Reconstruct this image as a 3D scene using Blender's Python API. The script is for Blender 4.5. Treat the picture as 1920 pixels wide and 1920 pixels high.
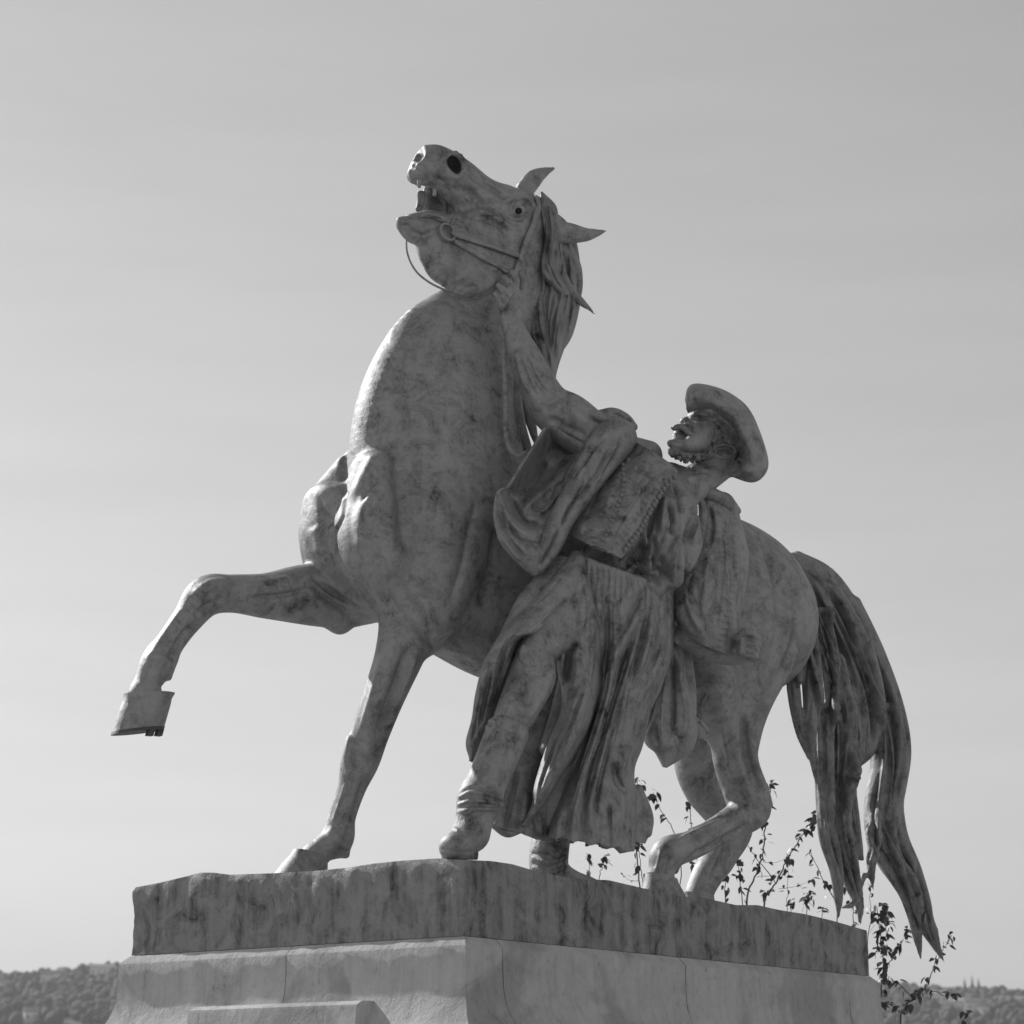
import bpy, bmesh, math, random, time
import numpy as np
T0 = time.time()
scene = bpy.context.scene
for o in list(bpy.data.objects):
    bpy.data.objects.remove(o, do_unlink=True)
COL = scene.collection
PI = math.pi

# ------------------------------------------------------------------ camera
FPX = 4330.0                 # focal length in pixels of a 1920 px wide picture
PITCH = math.radians(14.75)
CAMZ = 1.6
cam_d = bpy.data.cameras.new('camera')
cam_o = bpy.data.objects.new('camera', cam_d)
COL.objects.link(cam_o)
cam_o.location = (0, 0, CAMZ)
cam_o.rotation_euler = (PI / 2 + PITCH, 0, 0)
cam_d.sensor_width = 36.0
cam_d.lens = 36.0 * FPX / 1920.0
cam_d.clip_start = 0.1
cam_d.clip_end = 60000
cam_d.dof.use_dof = True
cam_d.dof.focus_distance = 10.4
cam_d.dof.aperture_fstop = 5.0
scene.camera = cam_o

# ------------------------------------------------------------------ sky and sun (the photograph is black and white: everything is neutral)
SUN_EL = math.radians(35)
SUN_DIR = (-0.776, 0.630)                      # horizontal direction towards the sun
SUN_AZ = math.atan2(SUN_DIR[0], SUN_DIR[1])  # from +Y, clockwise positive towards +X
world = bpy.data.worlds.new('World')
scene.world = world
world.use_nodes = True
wn = world.node_tree
wn.nodes.clear()
w_out = wn.nodes.new('ShaderNodeOutputWorld')
w_bg = wn.nodes.new('ShaderNodeBackground')
w_sky = wn.nodes.new('ShaderNodeTexSky')
w_sky.sky_type = 'NISHITA'
w_sky.sun_disc = False
w_sky.sun_elevation = SUN_EL
w_sky.sun_rotation = SUN_AZ
w_sky.altitude = 150
w_sky.air_density = 2.6
w_sky.dust_density = 0.4
w_sky.ozone_density = 1.0
w_bw = wn.nodes.new('ShaderNodeRGBToBW')
wn.links.new(w_sky.outputs[0], w_bw.inputs[0])
# faint streaks of high thin haze
w_tc = wn.nodes.new('ShaderNodeTexCoord')
w_mp = wn.nodes.new('ShaderNodeMapping')
w_mp.inputs['Scale'].default_value = (2.2, 2.2, 16.0)
w_mp.inputs['Rotation'].default_value = (0.10, 0.06, 0.4)
w_nz = wn.nodes.new('ShaderNodeTexNoise')
w_nz.inputs['Scale'].default_value = 2.6
w_nz.inputs['Detail'].default_value = 6
w_nz.inputs['Roughness'].default_value = 0.55
w_mr = wn.nodes.new('ShaderNodeMapRange')
w_mr.inputs['From Min'].default_value = 0.35
w_mr.inputs['From Max'].default_value = 0.7
w_mr.inputs['To Min'].default_value = 0.985
w_mr.inputs['To Max'].default_value = 1.04
w_mu = wn.nodes.new('ShaderNodeMath'); w_mu.operation = 'MULTIPLY'
wn.links.new(w_tc.outputs['Generated'], w_mp.inputs[0])
wn.links.new(w_mp.outputs[0], w_nz.inputs['Vector'])
wn.links.new(w_nz.outputs['Fac'], w_mr.inputs['Value'])
wn.links.new(w_bw.outputs[0], w_mu.inputs[0])
wn.links.new(w_mr.outputs[0], w_mu.inputs[1])
wn.links.new(w_mu.outputs[0], w_bg.inputs[0])
w_bg.inputs[1].default_value = 0.0925
wn.links.new(w_bg.outputs[0], w_out.inputs[0])

sun_d = bpy.data.lights.new('sun', 'SUN')
sun_d.energy = 4.0
sun_d.angle = math.radians(0.6)
sun_d.color = (1.0, 1.0, 1.0)
sun_o = bpy.data.objects.new('sun', sun_d)
COL.objects.link(sun_o)
sun_o.location = (-20, 8, 20)
_h = math.hypot(*SUN_DIR)
_sv = (SUN_DIR[0] / _h * math.cos(SUN_EL), SUN_DIR[1] / _h * math.cos(SUN_EL), math.sin(SUN_EL))
from mathutils import Vector, Matrix, noise as mnoise
sun_o.rotation_euler = Vector(_sv).to_track_quat('Z', 'Y').to_euler()

scene.view_settings.view_transform = 'Standard'
scene.view_settings.look = 'None'
scene.view_settings.exposure = 0.0
scene.view_settings.gamma = 1.0
scene.view_settings.use_curve_mapping = False

# ------------------------------------------------------------------ measuring helpers
CT, ST = math.cos(PITCH), math.sin(PITCH)
CAMP = np.array([0.0, 0.0, CAMZ])

def ray(px, py):
    x = (px - 960) / FPX
    u = -(py - 960) / FPX
    return np.array([x, CT - u * ST, ST + u * CT])

def at_z(px, py, z):
    r = ray(px, py)
    return CAMP + r * ((z - CAMZ) / r[2])

def at_y(px, py, y):
    r = ray(px, py)
    return CAMP + r * (y / r[1])

# pedestal frame: near corner, F = out of the short face, L = out of the long face
PA = math.radians(37.2)
PF = np.array([-math.sin(PA), -math.cos(PA), 0])
PL = np.array([math.cos(PA), -math.sin(PA), 0])
BASE_Z = 2.30
CORNER = at_y(870, 1755, 9.2)
BLEN, BWID = 3.27, 1.856
PC = CORNER - PF * BLEN / 2 - PL * BWID / 2
PC[2] = 0

# statue frame (t forward, s to the horse's left, z up)
HA = math.radians(38)
HF = np.array([-math.cos(HA), -math.sin(HA), 0])
HL = np.array([math.sin(HA), -math.cos(HA), 0])
HM = np.array([-0.84, 9.90, 0])
H_ROT = math.atan2(HF[1], HF[0])
HR = np.stack([HF, HL, np.array([0, 0, 1.0])])      # world -> statue rows
CAML = HR @ (CAMP - HM)

def J(px, py, s):
    """statue-frame point seen at a picture position at lateral offset s"""
    r = HR @ ray(px, py)
    k = (s - CAML[1]) / r[1]
    return CAML + r * k

def zc_of(p):
    q = HR.T @ (np.asarray(p) - CAML)
    return q[1] * CT + q[2] * ST

def Jz(px, py, z):
    w = at_z(px, py, z) - HM
    return HR @ w

# ------------------------------------------------------------------ implicit sculpting on a grid
def catmull(A, n):
    A = np.asarray(A, float)
    if len(A) < 3:
        t = np.linspace(0, 1, n + 1)[:, None]
        return A[0] * (1 - t) + A[-1] * t
    P = np.vstack([2 * A[0] - A[1], A, 2 * A[-1] - A[-2]])
    out = []
    for i in range(1, len(P) - 2):
        p0, p1, p2, p3 = P[i - 1], P[i], P[i + 1], P[i + 2]
        for j in range(n):
            t = j / n
            out.append(0.5 * (2 * p1 + (p2 - p0) * t + (2 * p0 - 5 * p1 + 4 * p2 - p3) * t * t + (3 * p1 - p0 - 3 * p2 + p3) * t ** 3))
    out.append(P[-2])
    return np.array(out)

def nrm(v):
    return v / (np.linalg.norm(v) + 1e-12)

class Vol:
    def __init__(self, lo, hi, h):
        self.lo = np.array(lo, float)
        self.h = h
        self.n = np.ceil((np.array(hi) - self.lo) / h).astype(int) + 1
        self.g = np.full(self.n, 0.25, np.float32)

    @classmethod
    def px(cls, x0, y0, x1, y1, s0, s1, h):
        c = np.array([J(x, y, s) for x in (x0, x1) for y in (y0, y1) for s in (s0, s1)])
        lo, hi = c.min(0), c.max(0)
        lo[1], hi[1] = s0, s1
        return cls(lo, hi, h)

    def box(self, lo, hi):
        i0 = np.maximum(np.floor((lo - self.lo) / self.h).astype(int), 0)
        i1 = np.minimum(np.ceil((hi - self.lo) / self.h).astype(int) + 1, self.n)
        if np.any(i1 <= i0):
            return None
        ax = [(self.lo[k] + self.h * np.arange(i0[k], i1[k])).astype(np.float32) for k in range(3)]
        return (slice(i0[0], i1[0]), slice(i0[1], i1[1]), slice(i0[2], i1[2])), ax

    def blend(self, sl, d, k, op):
        a = self.g[sl]
        if op == 'add':
            if k > 0:
                hh = np.maximum(k - np.abs(a - d), 0) / k
                self.g[sl] = np.minimum(a, d) - hh * hh * (k * 0.25)
            else:
                self.g[sl] = np.minimum(a, d)
        else:
            d = -d
            if k > 0:
                hh = np.maximum(k - np.abs(a - d), 0) / k
                self.g[sl] = np.maximum(a, d) + hh * hh * (k * 0.25)
            else:
                self.g[sl] = np.maximum(a, d)

    def chain(self, P, RU, RV, U, V, k=0.03, op='add', cap=None):
        """union of elliptical rounded segments, first merged hard with itself, then blended"""
        rm = max(RU.max(), RV.max())
        mg = k + 3 * self.h
        lo = P.min(0) - rm - mg
        hi = P.max(0) + rm + mg
        b = self.box(lo, hi)
        if b is None:
            return
        sl, ax = b
        tmp = np.full([len(x) for x in ax], 0.25, np.float32)
        for i in range(len(P) - 1):
            r = max(RU[i], RU[i + 1], RV[i], RV[i + 1]) + mg
            l2 = np.minimum(P[i], P[i + 1]) - r
            h2 = np.maximum(P[i], P[i + 1]) + r
            q = []
            for c in range(3):
                i0 = max(int(math.floor((l2[c] - ax[c][0]) / self.h)), 0)
                i1 = min(int(math.ceil((h2[c] - ax[c][0]) / self.h)) + 1, len(ax[c]))
                q.append((i0, max(i1, i0)))
            if any(b_ <= a_ for a_, b_ in q):
                continue
            X = (ax[0][q[0][0]:q[0][1]] - P[i][0])[:, None, None]
            Y = (ax[1][q[1][0]:q[1][1]] - P[i][1])[None, :, None]
            Z = (ax[2][q[2][0]:q[2][1]] - P[i][2])[None, None, :]
            A = P[i + 1] - P[i]
            ll = float(np.linalg.norm(A)) + 1e-9
            An = A / ll
            u, v = U[i], V[i]
            s_ = X * An[0] + Y * An[1] + Z * An[2]
            t = np.clip(s_ / ll, 0, 1)
            w = s_ - t * ll
            a = X * u[0] + Y * u[1] + Z * u[2]
            c_ = X * v[0] + Y * v[1] + Z * v[2]
            ru = RU[i] + t * (RU[i + 1] - RU[i])
            rv = RV[i] + t * (RV[i + 1] - RV[i])
            rw = np.minimum(ru, rv) if cap is None else cap
            a2, b2, w2 = a / ru, c_ / rv, w / rw
            k0 = np.sqrt(a2 * a2 + b2 * b2 + w2 * w2)
            a2, b2, w2 = a2 / ru, b2 / rv, w2 / rw
            k1 = np.sqrt(a2 * a2 + b2 * b2 + w2 * w2) + 1e-6
            d = np.where(k0 < 0.3, -np.minimum(ru, rv) * (1 - k0), k0 * (k0 - 1) / k1).astype(np.float32)
            qs = (slice(*q[0]), slice(*q[1]), slice(*q[2]))
            tmp[qs] = np.minimum(tmp[qs], d)
        self.blend(sl, tmp, k, op)

    def tube(self, pts, k=0.03, op='add', vh=None, n=9, cap=None):
        """pts: (px, py, s, half width in px, depth ratio) in the picture; widths are as seen"""
        Q = []
        for p in pts:
            p = tuple(p)
            q = p[4] if len(p) > 4 else 1.0
            Q.append((*J(p[0], p[1], p[2]), p[3], q))
        if len(Q) == 1:
            Q = [Q[0], (Q[0][0] + 1e-4, Q[0][1], Q[0][2] + 1e-4, Q[0][3], Q[0][4])]
        C = catmull(Q, n)
        P = C[:, :3]
        U, V, RU, RV = [], [], [], []
        for i in range(len(P)):
            a = nrm(P[min(i + 1, len(P) - 1)] - P[max(i - 1, 0)])
            e = nrm(P[i] - CAML)
            vv = e if vh is None else np.asarray(vh, float)
            if abs(a @ vv) > 0.97:
                vv = np.array([0.1, 1.0, 0.2])
            u = nrm(np.cross(a, vv))
            v = np.cross(u, a)
            nn = nrm(np.cross(a, e)) if abs(a @ e) < 0.97 else u
            q = max(C[i, 4], 0.05)
            wid = max(C[i, 3], 0.3) * zc_of(P[i]) / FPX
            ru = wid / math.sqrt((u @ nn) ** 2 + (q * (v @ nn)) ** 2 + 1e-6)
            U.append(u); V.append(v); RU.append(ru); RV.append(ru * q)
        self.chain(P, np.array(RU), np.array(RV), U, V, k, op, cap)

    def tube3(self, pts, k=0.02, op='add', n=4):
        """round tube through statue-frame points (x, y, z, r)"""
        C = catmull(pts, n)
        P, R = C[:, :3], np.maximum(C[:, 3], 0.001)
        U, V = [], []
        for i in range(len(P)):
            a = nrm(P[min(i + 1, len(P) - 1)] - P[max(i - 1, 0)])
            h = np.array([0, 0, 1.0]) if abs(a[2]) < 0.9 else np.array([0, 1.0, 0])
            u = nrm(np.cross(a, h)); U.append(u); V.append(np.cross(u, a))
        self.chain(P, R, R, U, V, k, op)

    def below(self, fn_or_z, k=0.0):
        """cut away everything under a height"""
        zz = (self.lo[2] + self.h * np.arange(self.n[2])).astype(np.float32)
        self.g = np.maximum(self.g, (fn_or_z - zz)[None, None, :])

    def val(self, p):
        q = (p - self.lo) / self.h
        i = np.floor(q).astype(int)
        if np.any(i < 0) or np.any(i >= self.n - 1):
            return 0.25
        f = q - i
        g = self.g[i[0]:i[0] + 2, i[1]:i[1] + 2, i[2]:i[2] + 2]
        g = g[0] * (1 - f[0]) + g[1] * f[0]
        g = g[0] * (1 - f[1]) + g[1] * f[1]
        return float(g[0] * (1 - f[2]) + g[1] * f[2])

    def hit(self, px, py):
        """first point of the surface seen at a picture position"""
        r = nrm(HR @ ray(px, py))
        hi = self.lo + self.h * (self.n - 1)
        t0, t1 = 0.0, 1e9
        for k in range(3):
            if abs(r[k]) > 1e-9:
                a, b = (self.lo[k] - CAML[k]) / r[k], (hi[k] - CAML[k]) / r[k]
                t0, t1 = max(t0, min(a, b)), min(t1, max(a, b))
        if t1 <= t0:
            return None
        ts = np.arange(t0, t1, self.h * 0.6)
        Q = CAML + ts[:, None] * r
        I = np.clip(np.round((Q - self.lo) / self.h).astype(int), 0, self.n - 1)
        v = self.g[I[:, 0], I[:, 1], I[:, 2]]
        w = np.nonzero(v < 0)[0]
        if len(w) == 0:
            return None
        a, b = ts[max(w[0] - 2, 0)], ts[w[0]] + self.h
        for _ in range(8):
            m = (a + b) / 2
            if self.val(CAML + m * r) < 0:
                b = m
            else:
                a = m
        return CAML + b * r

    def stroke(self, pts, k=0.012, op='sub', lift=0.0, n=None):
        """a ridge or a groove along a line drawn on the surface; pts (px, py, half width px)"""
        L = sum(math.hypot(pts[i + 1][0] - pts[i][0], pts[i + 1][1] - pts[i][1]) for i in range(len(pts) - 1))
        n = n or max(2, int(L / max(len(pts) - 1, 1) / 9))
        C = catmull(pts, n)
        run = []
        runs = []
        for x, y, w in C:
            p = self.hit(x, y)
            if p is not None and run and np.linalg.norm(p - run[-1][:3]) > 0.12:
                runs.append(run); run = []
            if p is None:
                if run:
                    runs.append(run); run = []
                continue
            r = max(w, 0.4) * zc_of(p) / FPX
            e = nrm(p - CAML)
            run.append(np.array([*(p - e * r * lift), r]))
        if run:
            runs.append(run)
        for run in runs:
            if len(run) >= 2:
                self.tube3(run, k, op, n=1)

    def cut(self, a, b, off=0.0):
        """keep what lies on the left-hand side (seen) of the plane through two sight lines"""
        n = nrm(np.cross(HR @ ray(*a), HR @ ray(*b)))
        ax = [(self.lo[k] + self.h * np.arange(self.n[k]) - CAML[k]).astype(np.float32) for k in range(3)]
        d = ax[0][:, None, None] * n[0] + ax[1][None, :, None] * n[1] + ax[2][None, None, :] * n[2]
        self.g = np.maximum(self.g, d - off)

    def grad(self, p):
        e = self.h * 1.2
        return nrm(np.array([self.val(p + np.eye(3)[k] * e) - self.val(p - np.eye(3)[k] * e) for k in range(3)]))

    def mesh(self):
        g = self.g
        g[0], g[-1], g[:, 0], g[:, -1], g[:, :, 0], g[:, :, -1] = (0.2,) * 6
        ins = g < 0
        n = np.array(g.shape) - 1
        cnt = np.zeros(n, np.uint8)
        for a in (0, 1):
            for b in (0, 1):
                for c in (0, 1):
                    cnt += ins[a:a + n[0], b:b + n[1], c:c + n[2]]
        act = (cnt > 0) & (cnt < 8)
        ijk = np.argwhere(act)
        idx = np.full(n, -1, np.int32)
        idx[act] = np.arange(len(ijk), dtype=np.int32)
        del cnt, act
        cor = [(a, b, c) for a in (0, 1) for b in (0, 1) for c in (0, 1)]
        val = {q: g[ijk[:, 0] + q[0], ijk[:, 1] + q[1], ijk[:, 2] + q[2]] for q in cor}
        acc = np.zeros((len(ijk), 3))
        m = np.zeros(len(ijk))
        for q in cor:
            for ax_ in range(3):
                if q[ax_] == 0:
                    q2 = list(q); q2[ax_] = 1; q2 = tuple(q2)
                    a, b = val[q], val[q2]
                    x = (a < 0) != (b < 0)
                    t = np.where(x, a / np.where(x, a - b, 1), 0)
                    pt = np.tile(np.array(q, float), (len(ijk), 1))
                    pt[:, ax_] = t
                    acc += pt * x[:, None]
                    m += x
        vert = self.lo + self.h * (ijk + acc / m[:, None])
        faces = []
        for ax_ in range(3):
            b_, c_ = (ax_ + 1) % 3, (ax_ + 2) % 3
            s0 = [slice(1, -1)] * 3
            s0[ax_] = slice(0, -1)
            s1 = list(s0); s1[ax_] = slice(1, None)
            A, B = ins[tuple(s0)], ins[tuple(s1)]
            e = np.argwhere(A != B)
            fl = A[e[:, 0], e[:, 1], e[:, 2]]
            off = np.ones(3, int); off[ax_] = 0
            e = e + off
            def cell(db, dc):
                q = e.copy(); q[:, b_] -= db; q[:, c_] -= dc
                return idx[q[:, 0], q[:, 1], q[:, 2]]
            f = np.stack([cell(1, 1), cell(0, 1), cell(0, 0), cell(1, 0)], 1)
            f[~fl] = f[~fl][:, ::-1]
            faces.append(f)
        F_ = np.concatenate(faces)
        return vert, F_[(F_ >= 0).all(1)]

def smooth_mesh(v, f, it=2, lam=0.45):
    nb = np.concatenate([f[:, [0, 1]], f[:, [1, 2]], f[:, [2, 3]], f[:, [3, 0]]])
    nb = np.concatenate([nb, nb[:, ::-1]])
    deg = np.bincount(nb[:, 0], minlength=len(v)).astype(float)
    for i in range(it):
        a = np.stack([np.bincount(nb[:, 0], v[nb[:, 1], c], len(v)) for c in range(3)], 1) / np.maximum(deg, 1)[:, None]
        v = v + (lam if i % 2 == 0 else -lam * 0.9) * (a - v)
    return v

# ------------------------------------------------------------------ object helpers
def link(o, parent=None):
    COL.objects.link(o)
    if parent is not None:
        o.parent = parent
    return o

def quads_to_mesh(name, v, f, mat, smooth=True):
    me = bpy.data.meshes.new(name)
    v = np.asarray(v, np.float32)
    f = np.asarray(f, np.int32)
    k = f.shape[1]
    me.vertices.add(len(v)); me.vertices.foreach_set('co', v.ravel())
    me.loops.add(f.size); me.loops.foreach_set('vertex_index', f.ravel())
    me.polygons.add(len(f))
    me.polygons.foreach_set('loop_start', np.arange(0, f.size, k, dtype=np.int32))
    me.polygons.foreach_set('use_smooth', np.full(len(f), smooth))
    me.update(calc_edges=True)
    me.validate()
    if mat:
        me.materials.append(mat)
    return me

def to_px(v):
    q = (v - CAML) @ HR
    z = q[:, 1] * CT + q[:, 2] * ST
    return 960 + FPX * q[:, 0] / z, 960 - FPX * (-q[:, 1] * ST + q[:, 2] * CT) / z

def vnormals(v, f):
    n = np.cross(v[f[:, 2]] - v[f[:, 0]], v[f[:, 3]] - v[f[:, 1]])
    out = np.stack([sum(np.bincount(f[:, k], n[:, c], len(v)) for k in range(4)) for c in range(3)], 1)
    return out / (np.linalg.norm(out, axis=1)[:, None] + 1e-12)

def relief(x, y, strokes, cusp=True):
    """sum of modelled ridges (+) and grooves (-): strokes are (points, half width px, height m)"""
    h = np.zeros(len(x))
    for pts, w, amp in strokes:
        C = catmull(np.array(pts, float)[:, :2], 5)
        m = np.nonzero((x > C[:, 0].min() - 3 * w) & (x < C[:, 0].max() + 3 * w) & (y > C[:, 1].min() - 3 * w) & (y < C[:, 1].max() + 3 * w))[0]
        if len(m) == 0:
            continue
        X, Y = x[m], y[m]
        best = np.full(len(m), 1e9)
        par = np.zeros(len(m))
        L = np.concatenate([[0], np.cumsum(np.hypot(*np.diff(C, axis=0).T))])
        for i in range(len(C) - 1):
            ax, ay = C[i]; dx, dy = C[i + 1] - C[i]
            ll = dx * dx + dy * dy + 1e-9
            t = np.clip(((X - ax) * dx + (Y - ay) * dy) / ll, 0, 1)
            d = np.hypot(X - ax - t * dx, Y - ay - t * dy)
            b = d < best
            best = np.where(b, d, best)
            par = np.where(b, (L[i] + t * (L[i + 1] - L[i])) / L[-1], par)
        env = np.clip(np.minimum(par, 1 - par) * 4.5, 0, 1)
        env = env * env * (3 - 2 * env)
        q = best / w
        if amp < 0 and cusp:                      # creases are sharp at the bottom, ridges are round
            h[m] += 1.25 * amp * env * np.where(q < 2.6, np.exp(-np.sqrt(q * q + .03) * 1.5), 0)
        else:
            h[m] += amp * env * np.where(q < 2.6, np.exp(-q * q * 1.1), 0)
    return h

def between(a, b, n, w, amp, rnd, jitter=5, span=(0, 1)):
    """n wandering folds laid between two guide lines"""
    A, B = catmull(np.array(a, float), 4), catmull(np.array(b, float), 4)
    m = max(len(A), len(B))
    A = np.stack([np.interp(np.linspace(0, 1, 8), np.linspace(0, 1, len(A)), A[:, k]) for k in (0, 1)], 1)
    B = np.stack([np.interp(np.linspace(0, 1, 8), np.linspace(0, 1, len(B)), B[:, k]) for k in (0, 1)], 1)
    out = []
    for i in range(n):
        u = (i + .5 + rnd.uniform(-.3, .3)) / n
        P = A * (1 - u) + B * u
        ph = rnd.uniform(0, 6.3)
        P = P + np.array([[jitter * math.sin(ph + k * .9), 0] for k in range(8)])
        k0 = rnd.choice((0, 0, 1, 2)); k1 = rnd.choice((8, 8, 7, 6, 5))
        out.append((P[k0:k1], w * rnd.uniform(.7, 1.4), amp * rnd.uniform(.6, 1.3)))
    return out

def emboss(v, f, strokes):
    n = vnormals(v, f)
    e = v - CAML
    e = e / np.linalg.norm(e, axis=1)[:, None]
    face = np.clip(-(n * e).sum(1) * 2.2, 0, 1)
    x, y = to_px(v)
    return v + n * (relief(x, y, strokes) * face)[:, None]

def drape(left, right, s0, bulge, strokes=(), nu=90, nv=120, th=.012, edge=.5, hem=0.0, prof=None):
    """hanging cloth between two outlines drawn in the picture, with its own depth: returns verts, quads"""
    A = catmull(np.array(left, float), 8); B = catmull(np.array(right, float), 8)
    vv = np.linspace(0, 1, nv)
    g = lambda C, k: np.interp(vv, np.linspace(0, 1, len(C)), C[:, k])
    uu = np.linspace(0, 1, nu)
    X = g(A, 0)[:, None] * (1 - uu) + g(B, 0)[:, None] * uu
    Y = g(A, 1)[:, None] * (1 - uu) + g(B, 1)[:, None] * uu
    s_ = np.interp(vv, np.linspace(0, 1, len(s0)), s0)[:, None]
    bl = np.interp(vv, np.linspace(0, 1, len(bulge)), bulge)[:, None]
    S_ = s_ + bl * (np.clip(1 - (2 * uu - 1) ** 2, 0, 1)[None, :] ** edge if prof is None else prof(uu)[None, :])
    h = relief(X.ravel(), Y.ravel(), strokes).reshape(X.shape)
    if hem:
        w_ = np.clip((vv - .8) / .2, 0, 1)[:, None] ** 2
        Y = Y + w_ * hem * h
    R = np.stack([(X - 960) / FPX, CT + (Y - 960) / FPX * ST, ST - (Y - 960) / FPX * CT], -1) @ HR.T
    k = (S_ - CAML[1]) / R[..., 1]
    P = CAML + R * k[..., None]
    rn = R / np.linalg.norm(R, axis=-1)[..., None]
    P = P - rn * h[..., None]
    V1 = P.reshape(-1, 3)
    i = np.arange(nv - 1)[:, None] * nu + np.arange(nu - 1)[None, :]
    F1 = np.stack([i, i + nu, i + nu + 1, i + 1], -1).reshape(-1, 4)
    n = vnormals(V1, F1)
    if np.mean((n * rn.reshape(-1, 3)).sum(1)) > 0:
        F1 = F1[:, ::-1]; n = -n
    V2 = V1 - n * th
    N = len(V1)
    rim = np.concatenate([np.arange(nu - 1), np.arange(nv - 1) * nu + nu - 1, (nv - 1) * nu + np.arange(nu - 1, 0, -1), np.arange(nv - 1, 0, -1) * nu])
    nx_ = np.roll(rim, -1)
    Fr = np.stack([rim, nx_, nx_ + N, rim + N], 1)
    return np.concatenate([V1, V2]), np.concatenate([F1, F1[:, ::-1] + N, Fr])

def sculpt(name, vol, mat, parent, it=2, emb=None, extra=()):
    v, f = vol.mesh()
    v = smooth_mesh(v, f, it)
    if emb:
        v = emboss(v, f, emb)
    for v2, f2 in extra:
        f = np.concatenate([f, f2 + len(v)])
        v = np.concatenate([v, v2])
    o = bpy.data.objects.new(name, quads_to_mesh(name, v, f, mat))
    print(name, len(f), 'quads', round(time.time() - T0, 1), 's')
    return link(o, parent)

def pyobj(name, v, f, mat, parent=None, smooth=False):
    me = bpy.data.meshes.new(name)
    me.from_pydata([tuple(map(float, p)) for p in v], [], [tuple(map(int, q)) for q in f])
    me.update()
    if mat:
        me.materials.append(mat)
    if smooth:
        me.polygons.foreach_set('use_smooth', [True] * len(me.polygons))
    return link(bpy.data.objects.new(name, me), parent)

def empty(name, loc=(0, 0, 0), rz=0.0):
    o = bpy.data.objects.new(name, None)
    o.empty_display_size = 0.2
    o.location = loc
    o.rotation_euler = (0, 0, rz)
    return link(o)

def tag(o, label=None, cat=None, group=None, kind=None):
    if label: o['label'] = label
    if cat: o['category'] = cat
    if group: o['group'] = group
    if kind: o['kind'] = kind
    return o

def strap(name, path, half, thick, mat, parent, vol=None, lift=0.0, nrms=None, n=6):
    """flat leather strap through statue-frame points; lies on vol when given"""
    C = catmull(np.array(path), n)
    V_, F_ = [], []
    for i, p in enumerate(C):
        a = nrm(C[min(i + 1, len(C) - 1)] - C[max(i - 1, 0)])
        nn = vol.grad(p) if vol is not None else -nrm(p - CAML)
        if np.linalg.norm(nn) < .5:
            nn = -nrm(p - CAML)
        w = nrm(np.cross(a, nn))
        nn = np.cross(w, a)
        q = p + nn * lift
        hw = half if np.isscalar(half) else half[0] + (half[1] - half[0]) * i / (len(C) - 1)
        for (sw, st) in ((-1, 0), (-1, .8), (-.8, 1), (.8, 1), (1, .8), (1, 0)):
            V_.append(q + w * sw * hw + nn * thick * st)
    for i in range(len(C) - 1):
        for j in range(6):
            F_.append((i * 6 + j, i * 6 + (j + 1) % 6, (i + 1) * 6 + (j + 1) % 6, (i + 1) * 6 + j))
    F_.append(tuple(range(5, -1, -1)))
    F_.append(tuple(range((len(C) - 1) * 6, len(C) * 6)))
    return pyobj(name, V_, F_, mat, parent, True)

def loft(name, rings, mat, parent, closed=True):
    k = len(rings[0])
    V_ = [p for r in rings for p in r]
    F_ = [(i * k + j, i * k + (j + 1) % k, (i + 1) * k + (j + 1) % k, (i + 1) * k + j) for i in range(len(rings) - 1) for j in range(k)]
    if closed:
        F_ += [tuple(range(k))[::-1], tuple(range((len(rings) - 1) * k, len(rings) * k))]
    o = pyobj(name, V_, F_, mat, parent, True)
    o.data.set_sharp_from_angle(angle=math.radians(50))
    return o

# ------------------------------------------------------------------ materials
def mat_new(name):
    m = bpy.data.materials.new(name)
    m.use_nodes = True
    nt = m.node_tree
    nt.nodes.clear()
    o = nt.nodes.new('ShaderNodeOutputMaterial')
    b = nt.nodes.new('ShaderNodeBsdfPrincipled')
    nt.links.new(b.outputs[0], o.inputs[0])
    return m, nt, b

def nz(nt, vec, scale, detail=6, rough=0.6, dist=0.0):
    n = nt.nodes.new('ShaderNodeTexNoise')
    n.inputs['Scale'].default_value = scale
    n.inputs['Detail'].default_value = detail
    n.inputs['Roughness'].default_value = rough
    n.inputs['Distortion'].default_value = dist
    nt.links.new(vec, n.inputs['Vector'])
    return n.outputs['Fac']

def ramp(nt, x, stops):
    r = nt.nodes.new('ShaderNodeValToRGB')
    el = r.color_ramp.elements
    while len(el) < len(stops):
        el.new(0.5)
    for e, (p, g) in zip(el, stops):
        e.position = p
        e.color = (g, g, g, 1)
    nt.links.new(x, r.inputs[0])
    return r.outputs[0]

def mth(nt, op, a, b=None, clamp=False):
    m = nt.nodes.new('ShaderNodeMath')
    m.operation = op
    m.use_clamp = clamp
    for i, x in enumerate((a, b)):
        if x is None: continue
        if isinstance(x, (int, float)):
            m.inputs[i].default_value = x
        else:
            nt.links.new(x, m.inputs[i])
    return m.outputs[0]

def coords(nt, scale=(1, 1, 1), rot=(0, 0, 0)):
    c = nt.nodes.new('ShaderNodeTexCoord')
    m = nt.nodes.new('ShaderNodeMapping')
    m.inputs['Scale'].default_value = scale
    m.inputs['Rotation'].default_value = rot
    nt.links.new(c.outputs['Object'], m.inputs['Vector'])
    return m.outputs[0]

def bump(nt, b, h, strength, dist):
    n = nt.nodes.new('ShaderNodeBump')
    n.inputs['Strength'].default_value = strength
    n.inputs['Distance'].default_value = dist
    nt.links.new(h, n.inputs['Height'])
    nt.links.new(n.outputs[0], b.inputs['Normal'])

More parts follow.
